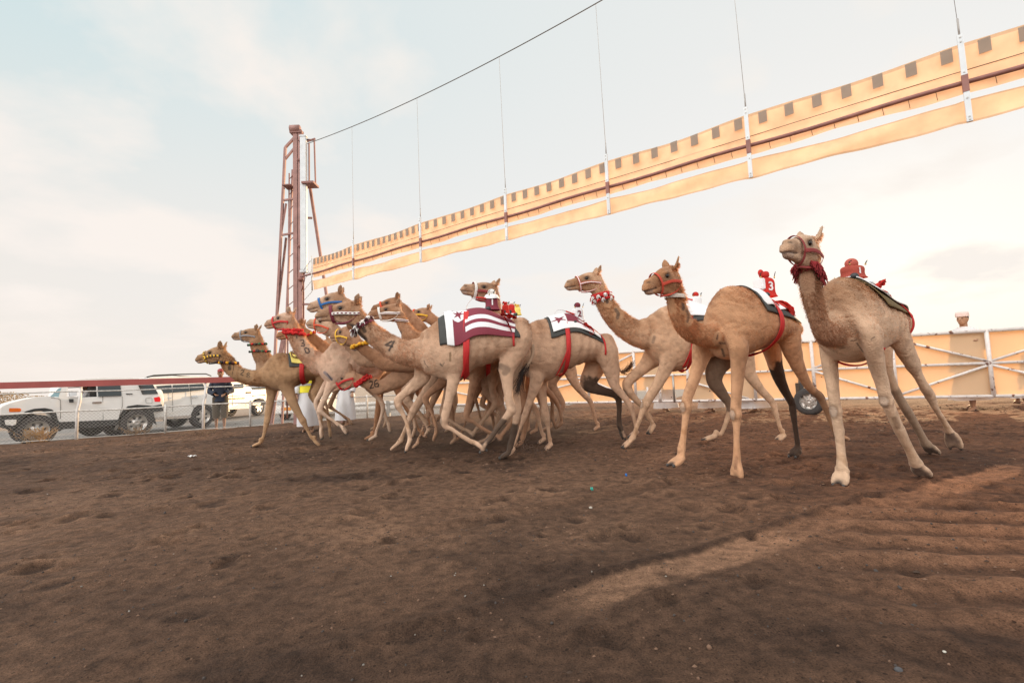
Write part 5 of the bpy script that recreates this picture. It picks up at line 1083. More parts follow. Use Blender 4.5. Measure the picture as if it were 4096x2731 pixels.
# ================================================================== ROBOT JOCKEYS
GLYPH = {}
def jockey(nm, pos, h, w, yaw, shirt, cap, digit, dcol, label, whip=None, collar=None, capkind='ball', ant=((-.35,.3),(.4,.3)), lean=0., side=1):
    """small cloth covered box on the saddle: body, collar, cap, aerials, whip"""
    e = empty('robot_jockey', pos, yaw, label=label, cat='robot jockey', group='robot jockeys')
    mb = MB(); n = 28; prof = [(-.02, 1.12, 1.1), (.0, 1.18, 1.12), (.12, 1.02, 1.0), (.35, .92, .92), (.6, .95, .90), (.8, .90, .82), (.93, .70, .62), (1., .30, .3)]; rows = []
    for z, a, b in cat_rom(prof, 3):
        row = []
        for k in range(n):
            t = 2*math.pi*k/n; q = 1+.035*math.sin(5*t+z*4)+.02*math.sin(11*t+2); ca, sa = math.cos(t), math.sin(t); p = .62
            row.append((w*.5*a*q*math.copysign(abs(ca)**p, ca)+lean*z*h, w*.42*b*q*math.copysign(abs(sa)**p, sa), z*h))
        rows.append(row)
    mb.grid(rows, closed=True); mb.build('body_cover', shirt, e)
    top = np.array([lean*h, 0, h])
    if collar:
        mb = MB(); rows = [[(w*.5*a*math.cos(t)*(1+.08*math.sin(4*t))+lean*z*h, w*.44*a*math.sin(t)*(1+.08*math.sin(4*t)), z*h+.02*math.sin(3*t)*h) for t in np.linspace(0, 2*math.pi, 29)[:-1]] for z, a in ((1.06,.35),(1.04,.5),(.95,.9),(.80,1.12),(.70,1.16))]; mb.grid(rows, closed=True); mb.build('collar', collar, e)
    mb = MB()
    if capkind == 'ball': mb.ell(top+[0,0,.13*h], (w*.30, w*.28, w*.27)); 
    else: mb.ell(top+[.0,0,.12*h], (w*.30, w*.24, w*.22)); mb.ell(top+[w*.22,0,.24*h], (w*.17, w*.12, w*.2)); mb.ell(top+[-w*.12,0,.2*h], (w*.2, w*.15, w*.15))
    mb.build('cap', cap, e)
    for i, (ax, ay) in enumerate(ant):
        mb = MB(); p = top+np.array([ax*w, ay*w*side, -.08*h]); mb.tube([p, p+[0,0,.10*h]], .007, 6, 0); mb.tube([p+[0,0,.08*h], p+[ax*.10*w,0,.22*h], p+[-.02,0,.34*h], p+[-.05*w*(1 if i else -1),0,.22*h]], .0045, 5, 1); mb.build('aerial', [mat('brass fitting', (.55,.38,.12), .4, .8), BLK], e)
    for sg in (1, -1):
        mb = MB(); mb.ell((w*.3, sg*w*.42, .05*h), (.035, .03, .028)); mb.build('radio_unit', mat('dark plastic', (.03,.035,.04), .45), e)
    if whip:
        mb = MB(); pts = cat_rom(whip, 6); k = int(len(pts)*.35); mb.tube(pts[:k+1], .011, 6, 0); mb.tube(pts[k:], .0055, 5, 1); mb.build('whip', [whipm, mat('pale rod', (.6,.6,.62), .5)], e)
    if digit:
        if digit not in GLYPH: GLYPH[digit] = text_mesh(digit, 1.)
        vs, fs = GLYPH[digit]; s_ = h*.62
        for sg in (1, -1):
            mb = MB(); V = []
            for x, y, z in vs:
                V.append((-sg*x*s_+lean*.45*h-.02*w, sg*(w*.42*.99+.004), (y*s_)+.47*h))
            mb.add(V, fs); o = mb.build('number', mat('num'+str(dcol[0]), dcol, .7), e)
            bm = bmesh.new(); bm.from_mesh(o.data); bmesh.ops.solidify(bm, geom=bm.faces[:], thickness=.004); bm.to_mesh(o.data); bm.free()
    return e
whipm = mat('red whip grip', (.60,.03,.02), .5)
def seat(nm, v, x, y):   # point of the saddle line seen at this pixel
    c = CAMS[nm]; l = c.loc(v, x, y); return c, tuple(c.world(l)), math.radians(c.a)+math.pi
def hpx(c, p, v, n): return n/VW[v][2]/F*((np.array(p)-CAM)@fw_)
c, p, yw = seat('four', 'R', 915, 560); H_ = hpx(c, p, 'R', 250); W_ = hpx(c, p, 'R', 215)
jockey('1', p, H_, W_, yw, CLM, WHT, '1', (.74,.76,.78), 'white collared maroon robot jockey marked 1 on the tall camel with the 4', whip=[(W_*.4, .05, H_*.72), (W_*1.0, .05, H_*.78), (W_*1.5,.05,H_*.70), (W_*1.85,.05,H_*.30), (W_*1.9,.05,H_*.02)], collar=CLW, capkind='ball', ant=((.2,.35),(-.15,.3)))
c, p, yw = seat('two', 'C', 700, 300); H_ = hpx(c, p, 'C', 125); W_ = hpx(c, p, 'C', 100)
jockey('2', p, H_, W_, yw, CLW, CLM, '2', (.17,.022,.04), 'white robot jockey with maroon 2 and maroon cap on the star blanket', whip=[(W_*.4,.05,H_*.45),(W_*1.0,.05,H_*.62),(W_*1.6,.05,H_*.78),(W_*2.1,.05,H_*.7),(W_*2.3,.05,H_*.3)], ant=((.35,.3),(-.4,.3)))
c, p, yw = seat('three', 'E', 930, 310); H_ = hpx(c, p, 'E', 130); W_ = hpx(c, p, 'E', 105)
jockey('3', p, H_, W_*1.1, yw+math.radians(-14), CLR, CLR, '3', (.74,.76,.78), 'red and white robot jockey marked 3 with a red bow cap on the golden camel', capkind='bow', ant=((.4,.2),(-.45,.25)), lean=.0)
e3 = [o for o in bpy.data.objects if o.name.startswith('robot_jockey')][-1]
mb = MB(); mb.box((W_*.42, 0, H_*.62), (W_*.16, W_*.42, H_*.30)); mb.build('white_panel', CLW, e3, bevel=.012)
c, p, yw = seat('right', 'F', 515, 305); H_ = hpx(c, p, 'F', 75); W_ = hpx(c, p, 'F', 118)
jockey('r', p, H_, W_, yw+math.radians(-25), mat('brick red cloth', (.42,.075,.05), .8, trans=.2), mat('brick red cap', (.42,.085,.06), .7), '1', (.74,.74,.74), 'brick red robot jockey with round cap on the far right camel', ant=((.42,.35),(-.42,.35)), capkind='ball')
c, p, yw = seat('white', 'D', 1080, 420); jockey('w', p, .16, .16, yw, CLW, CLR, None, 0, 'red and white robot jockey half hidden behind the hump of the red haltered camel', whip=[(.05,.03,.10),(.18,.03,.12),(.30,.03,.13),(.38,.03,.02)])
# jockeys of the camels hidden behind camel 4: only their heads show over its blanket
for (x, y), Y, sh, cp_, lb in (((1130,600), 6.85, CLR, CLR, 'red robot jockey with a bow cap just right of robot 1'), ((1225,600), 7.15, CLR, CLW, 'red robot jockey with white cap between the bow cap one and the yellow one'), ((1320,640), 7.6, CLY, mat('yellow cap', (.62,.38,.05), .7), 'yellow robot jockey rightmost above the maroon blanket')):
    P = DY(*px('R', x, y), Y); H_ = 110/4/F*Y; jockey('x', tuple(P), H_*1.2, H_*1.05, math.radians(4)+math.pi, sh, cp_, None, 0, lb, capkind='bow' if 'bow' in lb[:32] or 'yellow' in lb[:8] else 'ball')
# knotted red scarves and bows
def scarf(v, pts, w, Y, label, mt=CLR, n=16, parent=None, nm='red_scarf'):
    P = cat_rom([DY(*px(v, x, y), Y) for x, y in pts], n//2); mb = MB(); m = len(P); wid = np.interp(np.linspace(0,1,m), np.linspace(0,1,len(w)), w)/VW[v][2]/F*Y; rows = []
    for i in range(m):
        row = []
        for k, u in enumerate(np.linspace(-1, 1, 11)): row.append(P[i]+np.array([u*wid[i]*.75, .035*math.sin(u*9+i*.25), u*wid[i]*.35])+np.array([0,0,.01*math.sin(u*6+i*.7)]))
        rows.append(row)
    mb.grid(rows); R2 = np.array(rows)+np.array([0,.006,0]); mb.grid(R2); return mb.build(nm, mt)
def attach(o, c):    # a scarf tied to a camel's tack is part of that camel
    c.root.rotation_mode = 'XYZ'; M_ = Matrix.Translation(c.root.location) @ Matrix.Rotation(c.root.rotation_euler[2], 4, 'Z'); o.parent = c.root; o.matrix_parent_inverse = M_.inverted()
Y3 = float(CAMS['three'].world(CAMS['three'].loc('E', 1040, 400))[1])
attach(scarf('E', [(985,345),(1030,380),(1060,430),(1070,470),(1060,515)], [40,62,66,40,40], Y3-.30, ''), CAMS['three'])
attach(scarf('E', [(1010,350),(1055,395),(1085,430),(1080,450)], [44,60,46,16], Y3-.22, ''), CAMS['three'])
Y4 = 5.98
attach(scarf('R', [(1050,620),(1120,640),(1230,665),(1300,690)], [26,40,52,24], Y4-.02, ''), CAMS['four']); attach(scarf('R', [(1075,540),(1085,590),(1070,640)], [30,34,30], Y4, ''), CAMS['four'])
attach(scarf('R', [(1100,660),(1150,740),(1190,820),(1225,900)], [18,12,12,10], Y4-.1, ''), CAMS['four'])
Y2 = float(CAMS['two'].world(CAMS['two'].loc('C', 790, 380))[1])
attach(scarf('C', [(755,315),(775,350),(810,385),(835,420)], [16,28,40,26], Y2-.25, ''), CAMS['two'])
Yr = float(CAMS['right'].world(CAMS['right'].loc('F', 665, 350))[1])
attach(scarf('F', [(650,368),(662,350),(675,335),(684,318)], [14,30,28,8], Yr-.1, ''), CAMS['right'])
# ================================================================== VEHICLES
CARP = mat('white car paint', (.80,.79,.76), .25, var=.03, scale=3, spec=.6); BLKP = mat('black plastic trim', (.035,.036,.036), .6, var=.15); GLS = mat('dark window glass', (.025,.035,.04), .06, var=0, spec=.9)
TYRE = mat('tyre rubber', (.055,.05,.048)); ALLOY = mat('alloy'); CHR = mat('chrome', (.6,.6,.6), .2, .9, var=0); LAMPR = mat('red lamp', (.45,.01,.015), .2, emit=(1,.03,.03,.35)); LAMPO = mat('orange lamp', (.75,.16,.02), .25); LAMPW = mat('clear lamp', (.7,.72,.74), .1, .3)
GRYP = mat('grey cladding', (.16,.16,.155), .55); GAP = mat('panel gap', (.10,.10,.095), .8)
class Car:
    def __init__(s, A, B, zg, label, cat, width=1.7, belt=1.1, tum=.22, name='parked_car', paint=None):
        s.A = np.array([*A, 0.]); d = np.array([B[0]-A[0], B[1]-A[1], 0.]); s.d = d/np.linalg.norm(d); s.n = np.array([s.d[1], -s.d[0], 0.])
        if s.n@(CAM-s.A) < 0: s.n = -s.n
        s.zg = zg; s.w = width; s.belt = zg+belt; s.tum = tum; s.root = empty(name, (A[0], A[1], zg), label=label, cat=cat); s.lc = (A[0], A[1], zg); s.paint = paint or CARP
    def P(s, v, x, y, inset=0., raw=False):
        X, Y = px(v, x, y); r = ray(X, Y); k = 0.
        for _ in range(3):
            o = s.A - s.n*(inset+k); t = ((o-CAM)@s.n)/(r@s.n); p = CAM+r*t; k = 0 if raw else s.tum*max(0, p[2]-s.belt)
        return p
    def body(s, v, pts, mtl=None, name='body', cut=None, bevel=.035):
        mb = MB(); P = [s.P(v, *q, raw=True) for q in pts]; n = len(P)
        sh = [s.tum*max(0, p[2]-s.belt) for p in P]
        # outline traced as seen on the flank: pull it onto the tapering side
        P1 = [s.P(v, *q) for q in pts]; P2 = [p - s.n*(s.w-2*k) for p, k in zip(P1, sh)]
        mb.add(P1+P2, [tuple(range(n)), tuple(range(2*n-1, n-1, -1))]+[(i, i+n, (i+1)%n+n, (i+1)%n) for i in range(n)])
        if cut:
            V = mb.v; o = mb.build(name, [mtl or s.paint, BLKP], None); bmx = bmesh.new(); bmx.from_mesh(o.data); bmesh.ops.triangulate(bmx, faces=[f for f in bmx.faces if len(f.verts) > 4]); bmesh.ops.recalc_face_normals(bmx, faces=bmx.faces); bmx.to_mesh(o.data); bmx.free()
            for cc, full in cut:
                cb_ = MB(); Q = [s.P(v, *q) + s.n*.1 for q in cc]; cb_.prism(Q, -s.n*(s.w+.4 if full else .2)); co = cb_.build('cut', [s.paint, BLKP]); 
                bmx = bmesh.new(); bmx.from_mesh(co.data); bmesh.ops.recalc_face_normals(bmx, faces=bmx.faces); bmx.to_mesh(co.data); bmx.free()
                for p in co.data.polygons: p.material_index = 1
                md = o.modifiers.new('b', 'BOOLEAN'); md.object = co; md.operation = 'DIFFERENCE'; md.solver = 'EXACT'; bpy.context.view_layer.update()
                me2 = bpy.data.meshes.new_from_object(o.evaluated_get(bpy.context.evaluated_depsgraph_get())); o.modifiers.clear(); o.data = me2; bpy.data.objects.remove(co)
            me2 = o.data; me2.transform(Matrix.Translation((-s.lc[0], -s.lc[1], -s.lc[2]))); me2.name = name; o.parent = s.root
            md = o.modifiers.new('bev', 'BEVEL'); md.width = bevel*.6; md.segments = 2; md.limit_method = 'ANGLE'; md.angle_limit = .6
        else: o = mb.build(name, mtl or s.paint, s.root, bevel=bevel, loc=s.lc)
        return o
    def panel(s, v, pts, mtl, name, proud=.012, thick=.03, bevel=0):
        mb = MB(); P = [s.P(v, *q)+s.n*proud for q in pts]; mb.prism(P, -s.n*thick); return mb.build(name, mtl, s.root, bevel=bevel, loc=s.lc)
    def line(s, v, pts, r, mtl, name, proud=.004):
        mb = MB(); mb.tube([s.P(v, *q)+s.n*proud for q in pts], r, 5); return mb.build(name, mtl, s.root, loc=s.lc)
    def wheel(s, v, x, y, R, both=True, kind=0):
        c0 = s.P(v, x, y); c0[2] = s.zg+R
        for sd in ((0, 1) if both else (0,)):
            c = c0 - s.n*(.10 if sd == 0 else s.w-.10); ax = s.n if sd == 0 else -s.n; r = R
            mb = MB(); mb.lathe(c, ax, [(-.11,r*.60),(-.12,r*.85),(-.09,r*.97),(0,r),(.09,r*.97),(.12,r*.86),(.11,r*.60)], 32); t = mb.build('wheel', TYRE, s.root, loc=s.lc)
            mb = MB(); mb.lathe(c, ax, [(.045,0),(.07,r*.12),(.065,r*.2),(.03,r*.24),(.025,r*.5),(.095,r*.56),(.115,r*.61)], 28)
            e1 = nrm(np.cross(ax, [0,0,1.])); e2 = np.array([0,0,1.])
            if kind == 0:
                for k in range(7): a = k*6.283/7+.3; mb.ell(c+ax*.045+(math.cos(a)*e1+math.sin(a)*e2)*r*.38, np.array([r*.085]*3), None, 8, 5, 1)
            else:
                for k in range(6): a = k*6.283/6; mb.beam(c+ax*.075+(math.cos(a)*e1+math.sin(a)*e2)*r*.12, c+ax*.085+(math.cos(a)*e1+math.sin(a)*e2)*r*.57, r*.16, .03, ax, 0)
                mb.lathe(c, ax, [(.03,r*.2),(.028,r*.55)], 20, 1)
            mb.build('rim', [ALLOY, BLKP], t, loc=s.lc)
def solve_dir(px1, px2, L, Y1):    # place two wheels on their sight lines a wheelbase apart
    a = ray(*px1); b = ray(*px2); p = a[:2]/a[1]*Y1; best = None
    for Y2 in np.linspace(Y1*.6, Y1*1.8, 600):
        q = b[:2]/b[1]*Y2; e = abs(np.hypot(*(q-p))-L)
        if (best is None or e < best[0]) and Y2 >= Y1*.98: best = (e, q)
    return p, best[1]
p, q = solve_dir(px('Q', 580, 1060), px('Q', 2150, 970), 2.25, 13.5)
c = Car(p, q, -.30, 'boxy white off-road car with black trim and orange front lamp behind the fence', 'car', 1.75, 1.22, .16)
O1 = [(2,985),(2,900),(12,884),(45,868),(95,850),(240,812),(345,792),(470,786),(545,800),(558,705),(590,662),(650,640),(760,626),(1000,612),(1250,614),(1390,626),(1432,650),(1468,735),(1503,790),(1520,862),(1528,930),(1440,945),(1425,990),(1405,940),(1360,890),(1290,872),(1210,880),(1150,925),(1120,985),(1110,1010),(560,1030),(545,1010),(520,950),(480,912),(410,900),(320,905),(240,930),(180,985)]
c.body('O', O1, cut=[([(625,790),(640,706),(735,700),(905,692),(912,790),(760,797)], True)])
c.panel('O', [(918,690),(1133,684),(1143,782),(925,789)], GLS, 'window'); c.panel('O', [(1300,683),(1440,678),(1488,764),(1340,768)], GLS, 'window')
c.panel('O', [(470,790),(552,712),(578,708),(550,794)], mat('blue windscreen', (.25,.42,.48), .08, spec=.9), 'windscreen', proud=.006)
c.panel('O', [(2,985),(2,965),(190,960),(250,925),(320,905),(420,896),(490,910),(530,950),(560,1110),(535,1115),(520,1030),(480,960),(400,925),(320,930),(250,960),(200,1020),(100,1110),(60,1095),(2,1080)], BLKP, 'front_bumper', proud=.03, thick=.25, bevel=.015)
c.panel('O', [(1150,990),(1150,935),(1200,880),(1290,866),(1390,872),(1430,880),(1520,862),(1535,925),(1440,935),(1470,1050),(1440,1030),(1405,950),(1360,900),(1290,890),(1215,900),(1175,940)], BLKP, 'wheel_arch', proud=.03, thick=.12)
c.panel('O', [(545,1030),(1120,1005),(1110,1055),(1000,1070),(600,1095),(560,1115)], BLKP, 'side_step', proud=.02, thick=.3)
c.panel('O', [(85,898),(190,898),(202,915),(190,934),(85,936)], LAMPO, 'turn_lamp', bevel=.01); 
mb = MB(); pc = c.P('O', 60, 925)-c.n*.25; mb.lathe(pc, -c.d, [(-.1,.13),(.02,.13),(.05,.10),(.06,0)], 20); mb.build('headlight', [LAMPW], c.root, loc=c.lc)
c.panel('O', [(40,1008),(155,1004),(150,1050),(120,1062),(50,1055)], CARP, 'bumper_corner', proud=.05, thick=.1, bevel=.01)
c.panel('O', [(1448,800),(1500,790),(1512,815),(1508,838),(1455,838)], LAMPR, 'tail_lamp', bevel=.008)
c.panel('O', [(865,840),(955,836),(957,852),(868,856)], CHR, 'door_handle', proud=.03, thick=.03, bevel=.008)
for pts in ([(568,820),(570,1000)], [(965,700),(970,1005)], [(1150,790),(1150,880),(1120,980)], [(570,820),(540,806),(480,800)]): c.line('O', pts, .006, GAP, 'panel_gap')
c.panel('O', [(648,790),(715,780),(715,745),(660,735),(640,755)], LAMPW, 'mirror', proud=.16, thick=.1, bevel=.01); c.panel('O', [(645,812),(685,812),(685,845),(650,845)], BLKP, 'mirror_foot', proud=.12, thick=.1)
c.panel('O', [(1185,760),(1245,760),(1245,768),(1185,768)], BLKP, 'badge', proud=.01, thick=.02)
c.line('O', [(1372,840),(1372,805),(1385,800),(1425,800),(1430,810),(1430,850),(1378,852),(1372,840)], .004, GAP, 'fuel_flap')
c.wheel('Q', 580, 1060, .43, kind=0); c.wheel('Q', 2150, 970, .43, kind=0)
mb = MB(); pc = c.P('O', 1530, 830)-c.n*.95; mb.lathe(pc, c.d, [(-.05,0),(-.05,.36),(.0,.40),(.16,.40),(.19,.36),(.19,0)], 30); mb.build('spare_wheel_cover', CARP, c.root, loc=c.lc)
mb = MB(); mb.lathe(pc, c.d, [(-.09,.0),(-.09,.33),(-.05,.38)], 30); mb.build('spare_tyre', TYRE, c.root, loc=c.lc); CAR1 = c
# second car: large white estate with roof rails
p, q = solve_dir(px('O', 1120, 985), px('O', 1910, 960), 2.7, 15.6)
c = Car(p, q, -.30, 'white estate car with dark roof rails, its front hidden by the boxy white car', 'car', 1.75, 1.15, .2)
O2 = [(960,1000),(960,860),(1000,800),(1150,770),(1240,720),(1330,640),(1420,612),(1560,602),(1800,596),(1980,602),(2060,625),(2105,680),(2125,760),(2142,860),(2132,915),(2080,935),(2035,935),(2020,905),(1985,875),(1930,862),(1870,868),(1830,900),(1805,950),(1795,992),(1450,1003),(1240,1010),(1200,900),(1100,880),(1030,930),(1010,1000)]
c.body('O', O2); 
c.panel('O', [(1470,690),(1610,680),(1618,752),(1500,760)], GLS, 'window'); c.panel('O', [(1625,680),(1770,675),(1780,740),(1628,750)], GLS, 'window'); c.panel('O', [(1782,675),(1905,668),(1935,722),(1790,738)], GLS, 'window')
c.panel('O', [(1990,665),(2060,655),(2095,720),(2000,720)], GLS, 'window')
c.line('O', [(1385,606),(1450,590),(1620,582),(1800,577),(1940,576),(1990,596)], .022, BLKP, 'roof_rail', proud=-.02)
mb = MB(); mb.tube([c.P('O', *g)-c.n*1.15 for g in [(1540,606),(1600,588),(1800,577),(1980,590)]], .02, 6); mb.build('roof_rail', BLKP, c.root, loc=c.lc)
c.panel('O', [(1795,782),(1855,776),(1857,792),(1798,797)], CHR, 'door_handle', proud=.03, thick=.03, bevel=.006); c.panel('O', [(1575,800),(1610,798),(1610,810),(1577,812)], CHR, 'door_handle', proud=.03, thick=.03)
c.panel('O', [(1440,985),(1785,962),(1792,978),(1770,992),(1450,1008)], CHR, 'side_step', proud=.08, thick=.2, bevel=.01)
for pts in ([(1622,752),(1625,930)], [(1500,760),(1480,930)], [(1790,740),(1800,860),(1830,900)]): c.line('O', pts, .007, GAP, 'panel_gap')
c.panel('O', [(2112,740),(2140,735),(2145,800),(2118,810)], LAMPR, 'tail_lamp', bevel=.006); c.wheel('O', 1910, 960, .42, kind=1); c.wheel('O', 1125, 985, .42, kind=1)
# third: white pickup with side stripes
p, q = solve_dir(px('A', 250, 1085), px('A', 640, 1068), 3.0, 22)
c = Car(p, q, -.30, 'white pickup truck with gold and maroon side stripes seen past the fence', 'pickup truck', 1.75, 1.2, .18, 'pickup_truck')
c.body('A', [(150,1080),(150,960),(190,930),(310,915),(345,895),(370,852),(395,835),(540,830),(556,850),(562,900),(700,898),(790,896),(800,1040),(710,1045),(700,1020),(680,1000),(645,990),(605,1000),(580,1030),(575,1075),(560,1078),(345,1092),(320,1092),(300,1030),(250,1010),(205,1040),(190,1085)])
c.panel('A', [(355,900),(378,862),(402,860),(402,905)], GLS, 'window'); c.panel('A', [(412,866),(500,862),(502,900),(412,905)], GLS, 'window')
c.panel('A', [(526,932),(572,930),(572,948),(526,950)], BLKP, 'vent', proud=.01, thick=.02); c.panel('A', [(575,895),(700,892),(700,912),(575,915)], GLS, 'canopy_window')
c.panel('A', [(345,968),(575,960),(575,966),(345,974)], mat('maroon stripe', (.22,.05,.05), .5), 'stripe', proud=.006, thick=.01); c.panel('A', [(580,962),(700,955),(700,968),(580,975)], mat('maroon stripe'), 'stripe', proud=.006, thick=.01)
mb = MB()
for i in range(9):
    x = 350+i*19; mb.prism([c.P('A', *g)+c.n*.008 for g in ((x,1004-i*.6),(x+13,1002-i*.6),(x+20,988-i*.6),(x+7,990-i*.6))], -c.n*.006, i % 2)
mb.build('stripe_decal', [mat('gold stripe', (.42,.29,.10), .4), mat('dark stripe', (.09,.07,.05), .5)], c.root, loc=c.lc)
c.panel('A', [(340,1070),(560,1060),(560,1080),(345,1094)], BLKP, 'underbody', proud=-.05, thick=1.4); c.panel('A', [(582,1030),(650,1026),(650,1050),(582,1054)], CARP, 'fuel_tank_frame', proud=.02, thick=.05)
for pts in ([(402,905),(402,1060)], [(520,880),(522,1060)]): c.line('A', pts, .008, GAP, 'panel_gap')
c.panel('A', [(468,936),(500,935),(500,942),(468,943)], CHR, 'door_handle', proud=.02, thick=.02)
c.wheel('A', 642, 1070, .45, kind=1); c.wheel('A', 250, 1085, .45, kind=1)
mb = MB(); mb.box(c.P('A', 376, 912)+c.n*.12, (.1,.08,.16)); mb.build('mirror', BLKP, c.root, bevel=.02, loc=c.lc)
# fourth: front of a white car behind the legs
P0 = G(*px('A', 830, 1190), -.3); P1 = P0+np.array([1.35, -.1, 0])
c = Car(P0[:2], P1[:2], -.30, 'white car facing the track with grille and orange plate, between the tower feet', 'car', 3.8, .9, .1)
k_ = 1.0; zq = lambda x, z: P0+c.d*x*1.0+np.array([0,0,z])
def fp2(x, z): return project(P0+c.d*x+np.array([0,0,z]))
def FPn(*a): return [tuple(fp2(*q_)) for q_ in a]
c.body('S', FPn((-.2,.25),(-.22,.9),(-.1,1.02),(.05,1.55),(.2,1.62),(1.3,1.62),(1.45,1.55),(1.6,1.02),(1.72,.9),(1.7,.25)))
c.panel('S', FPn((.05,1.06),(.18,1.50),(1.32,1.50),(1.45,1.06)), GLS, 'windscreen'); c.panel('S', FPn((.25,.62),(.25,.86),(1.25,.86),(1.25,.62)), BLKP, 'grille', proud=.03)
for z in (.68,.74,.80): c.panel('S', FPn((.25,z),(.25,z+.02),(1.25,z+.02),(1.25,z)), CHR, 'grille_bar', proud=.05, thick=.02)
for x in (-.15, 1.32): c.panel('S', FPn((x,.66),(x,.86),(x+.33,.86),(x+.33,.66)), LAMPW, 'headlight', proud=.03, bevel=.02)
c.panel('S', FPn((-.2,.28),(-.2,.52),(1.7,.52),(1.7,.28)), CARP, 'bumper', proud=.12, thick=.2, bevel=.03); c.panel('S', FPn((.12,.42),(.12,.55),(.55,.55),(.55,.42)), mat('orange plate', (.75,.28,.04), .5), 'number_plate', proud=.14, thick=.02)
for x in (-.05, 1.55):
    mb = MB(); cc = P0+c.d*x-c.n*.5+np.array([0,0,.35]); mb.lathe(cc, c.d, [(-.11,.2),(-.11,.33),(0,.36),(.11,.33),(.11,.2)], 24); mb.box(cc, (.08,.08,.1)); mb.build('wheel', TYRE, c.root, loc=c.lc)
# guard rail across the road
gr_ = empty('guard_rail', tuple(DY(1380, 1690, 17.3)*[1,1,0]+[0,0,-.3]), label='low grey corrugated guard rail beyond the running legs', cat='guard rail'); lg_ = tuple(gr_.location)
a = np.array([-6.2, 17.0]); b = np.array([1.5, 19.]); mb = MB(); rows = [[(*(a+(b-a)*u), z)+() for z in (.02,.10,.16,.22,.30,.36,.44)] for u in np.linspace(0, 1, 30)]
dz = [0,.0,.05,.05,.0,.05,.0]; nn2 = nrm(np.array([(b-a)[1], -(b-a)[0]])); rows = [[(p_[0]+nn2[0]*d_, p_[1]+nn2[1]*d_, p_[2]) for p_, d_ in zip(r_, dz)] for r_ in rows]
mb.grid(rows, smooth=False); mb.build('rail', M_gal, gr_, loc=lg_)
for u in np.linspace(.03, .97, 6): mb = MB(); q_ = a+(b-a)*u; mb.box((q_[0], q_[1], .05), (.06,.06,.40)); mb.build('post', M_st, gr_, loc=lg_)
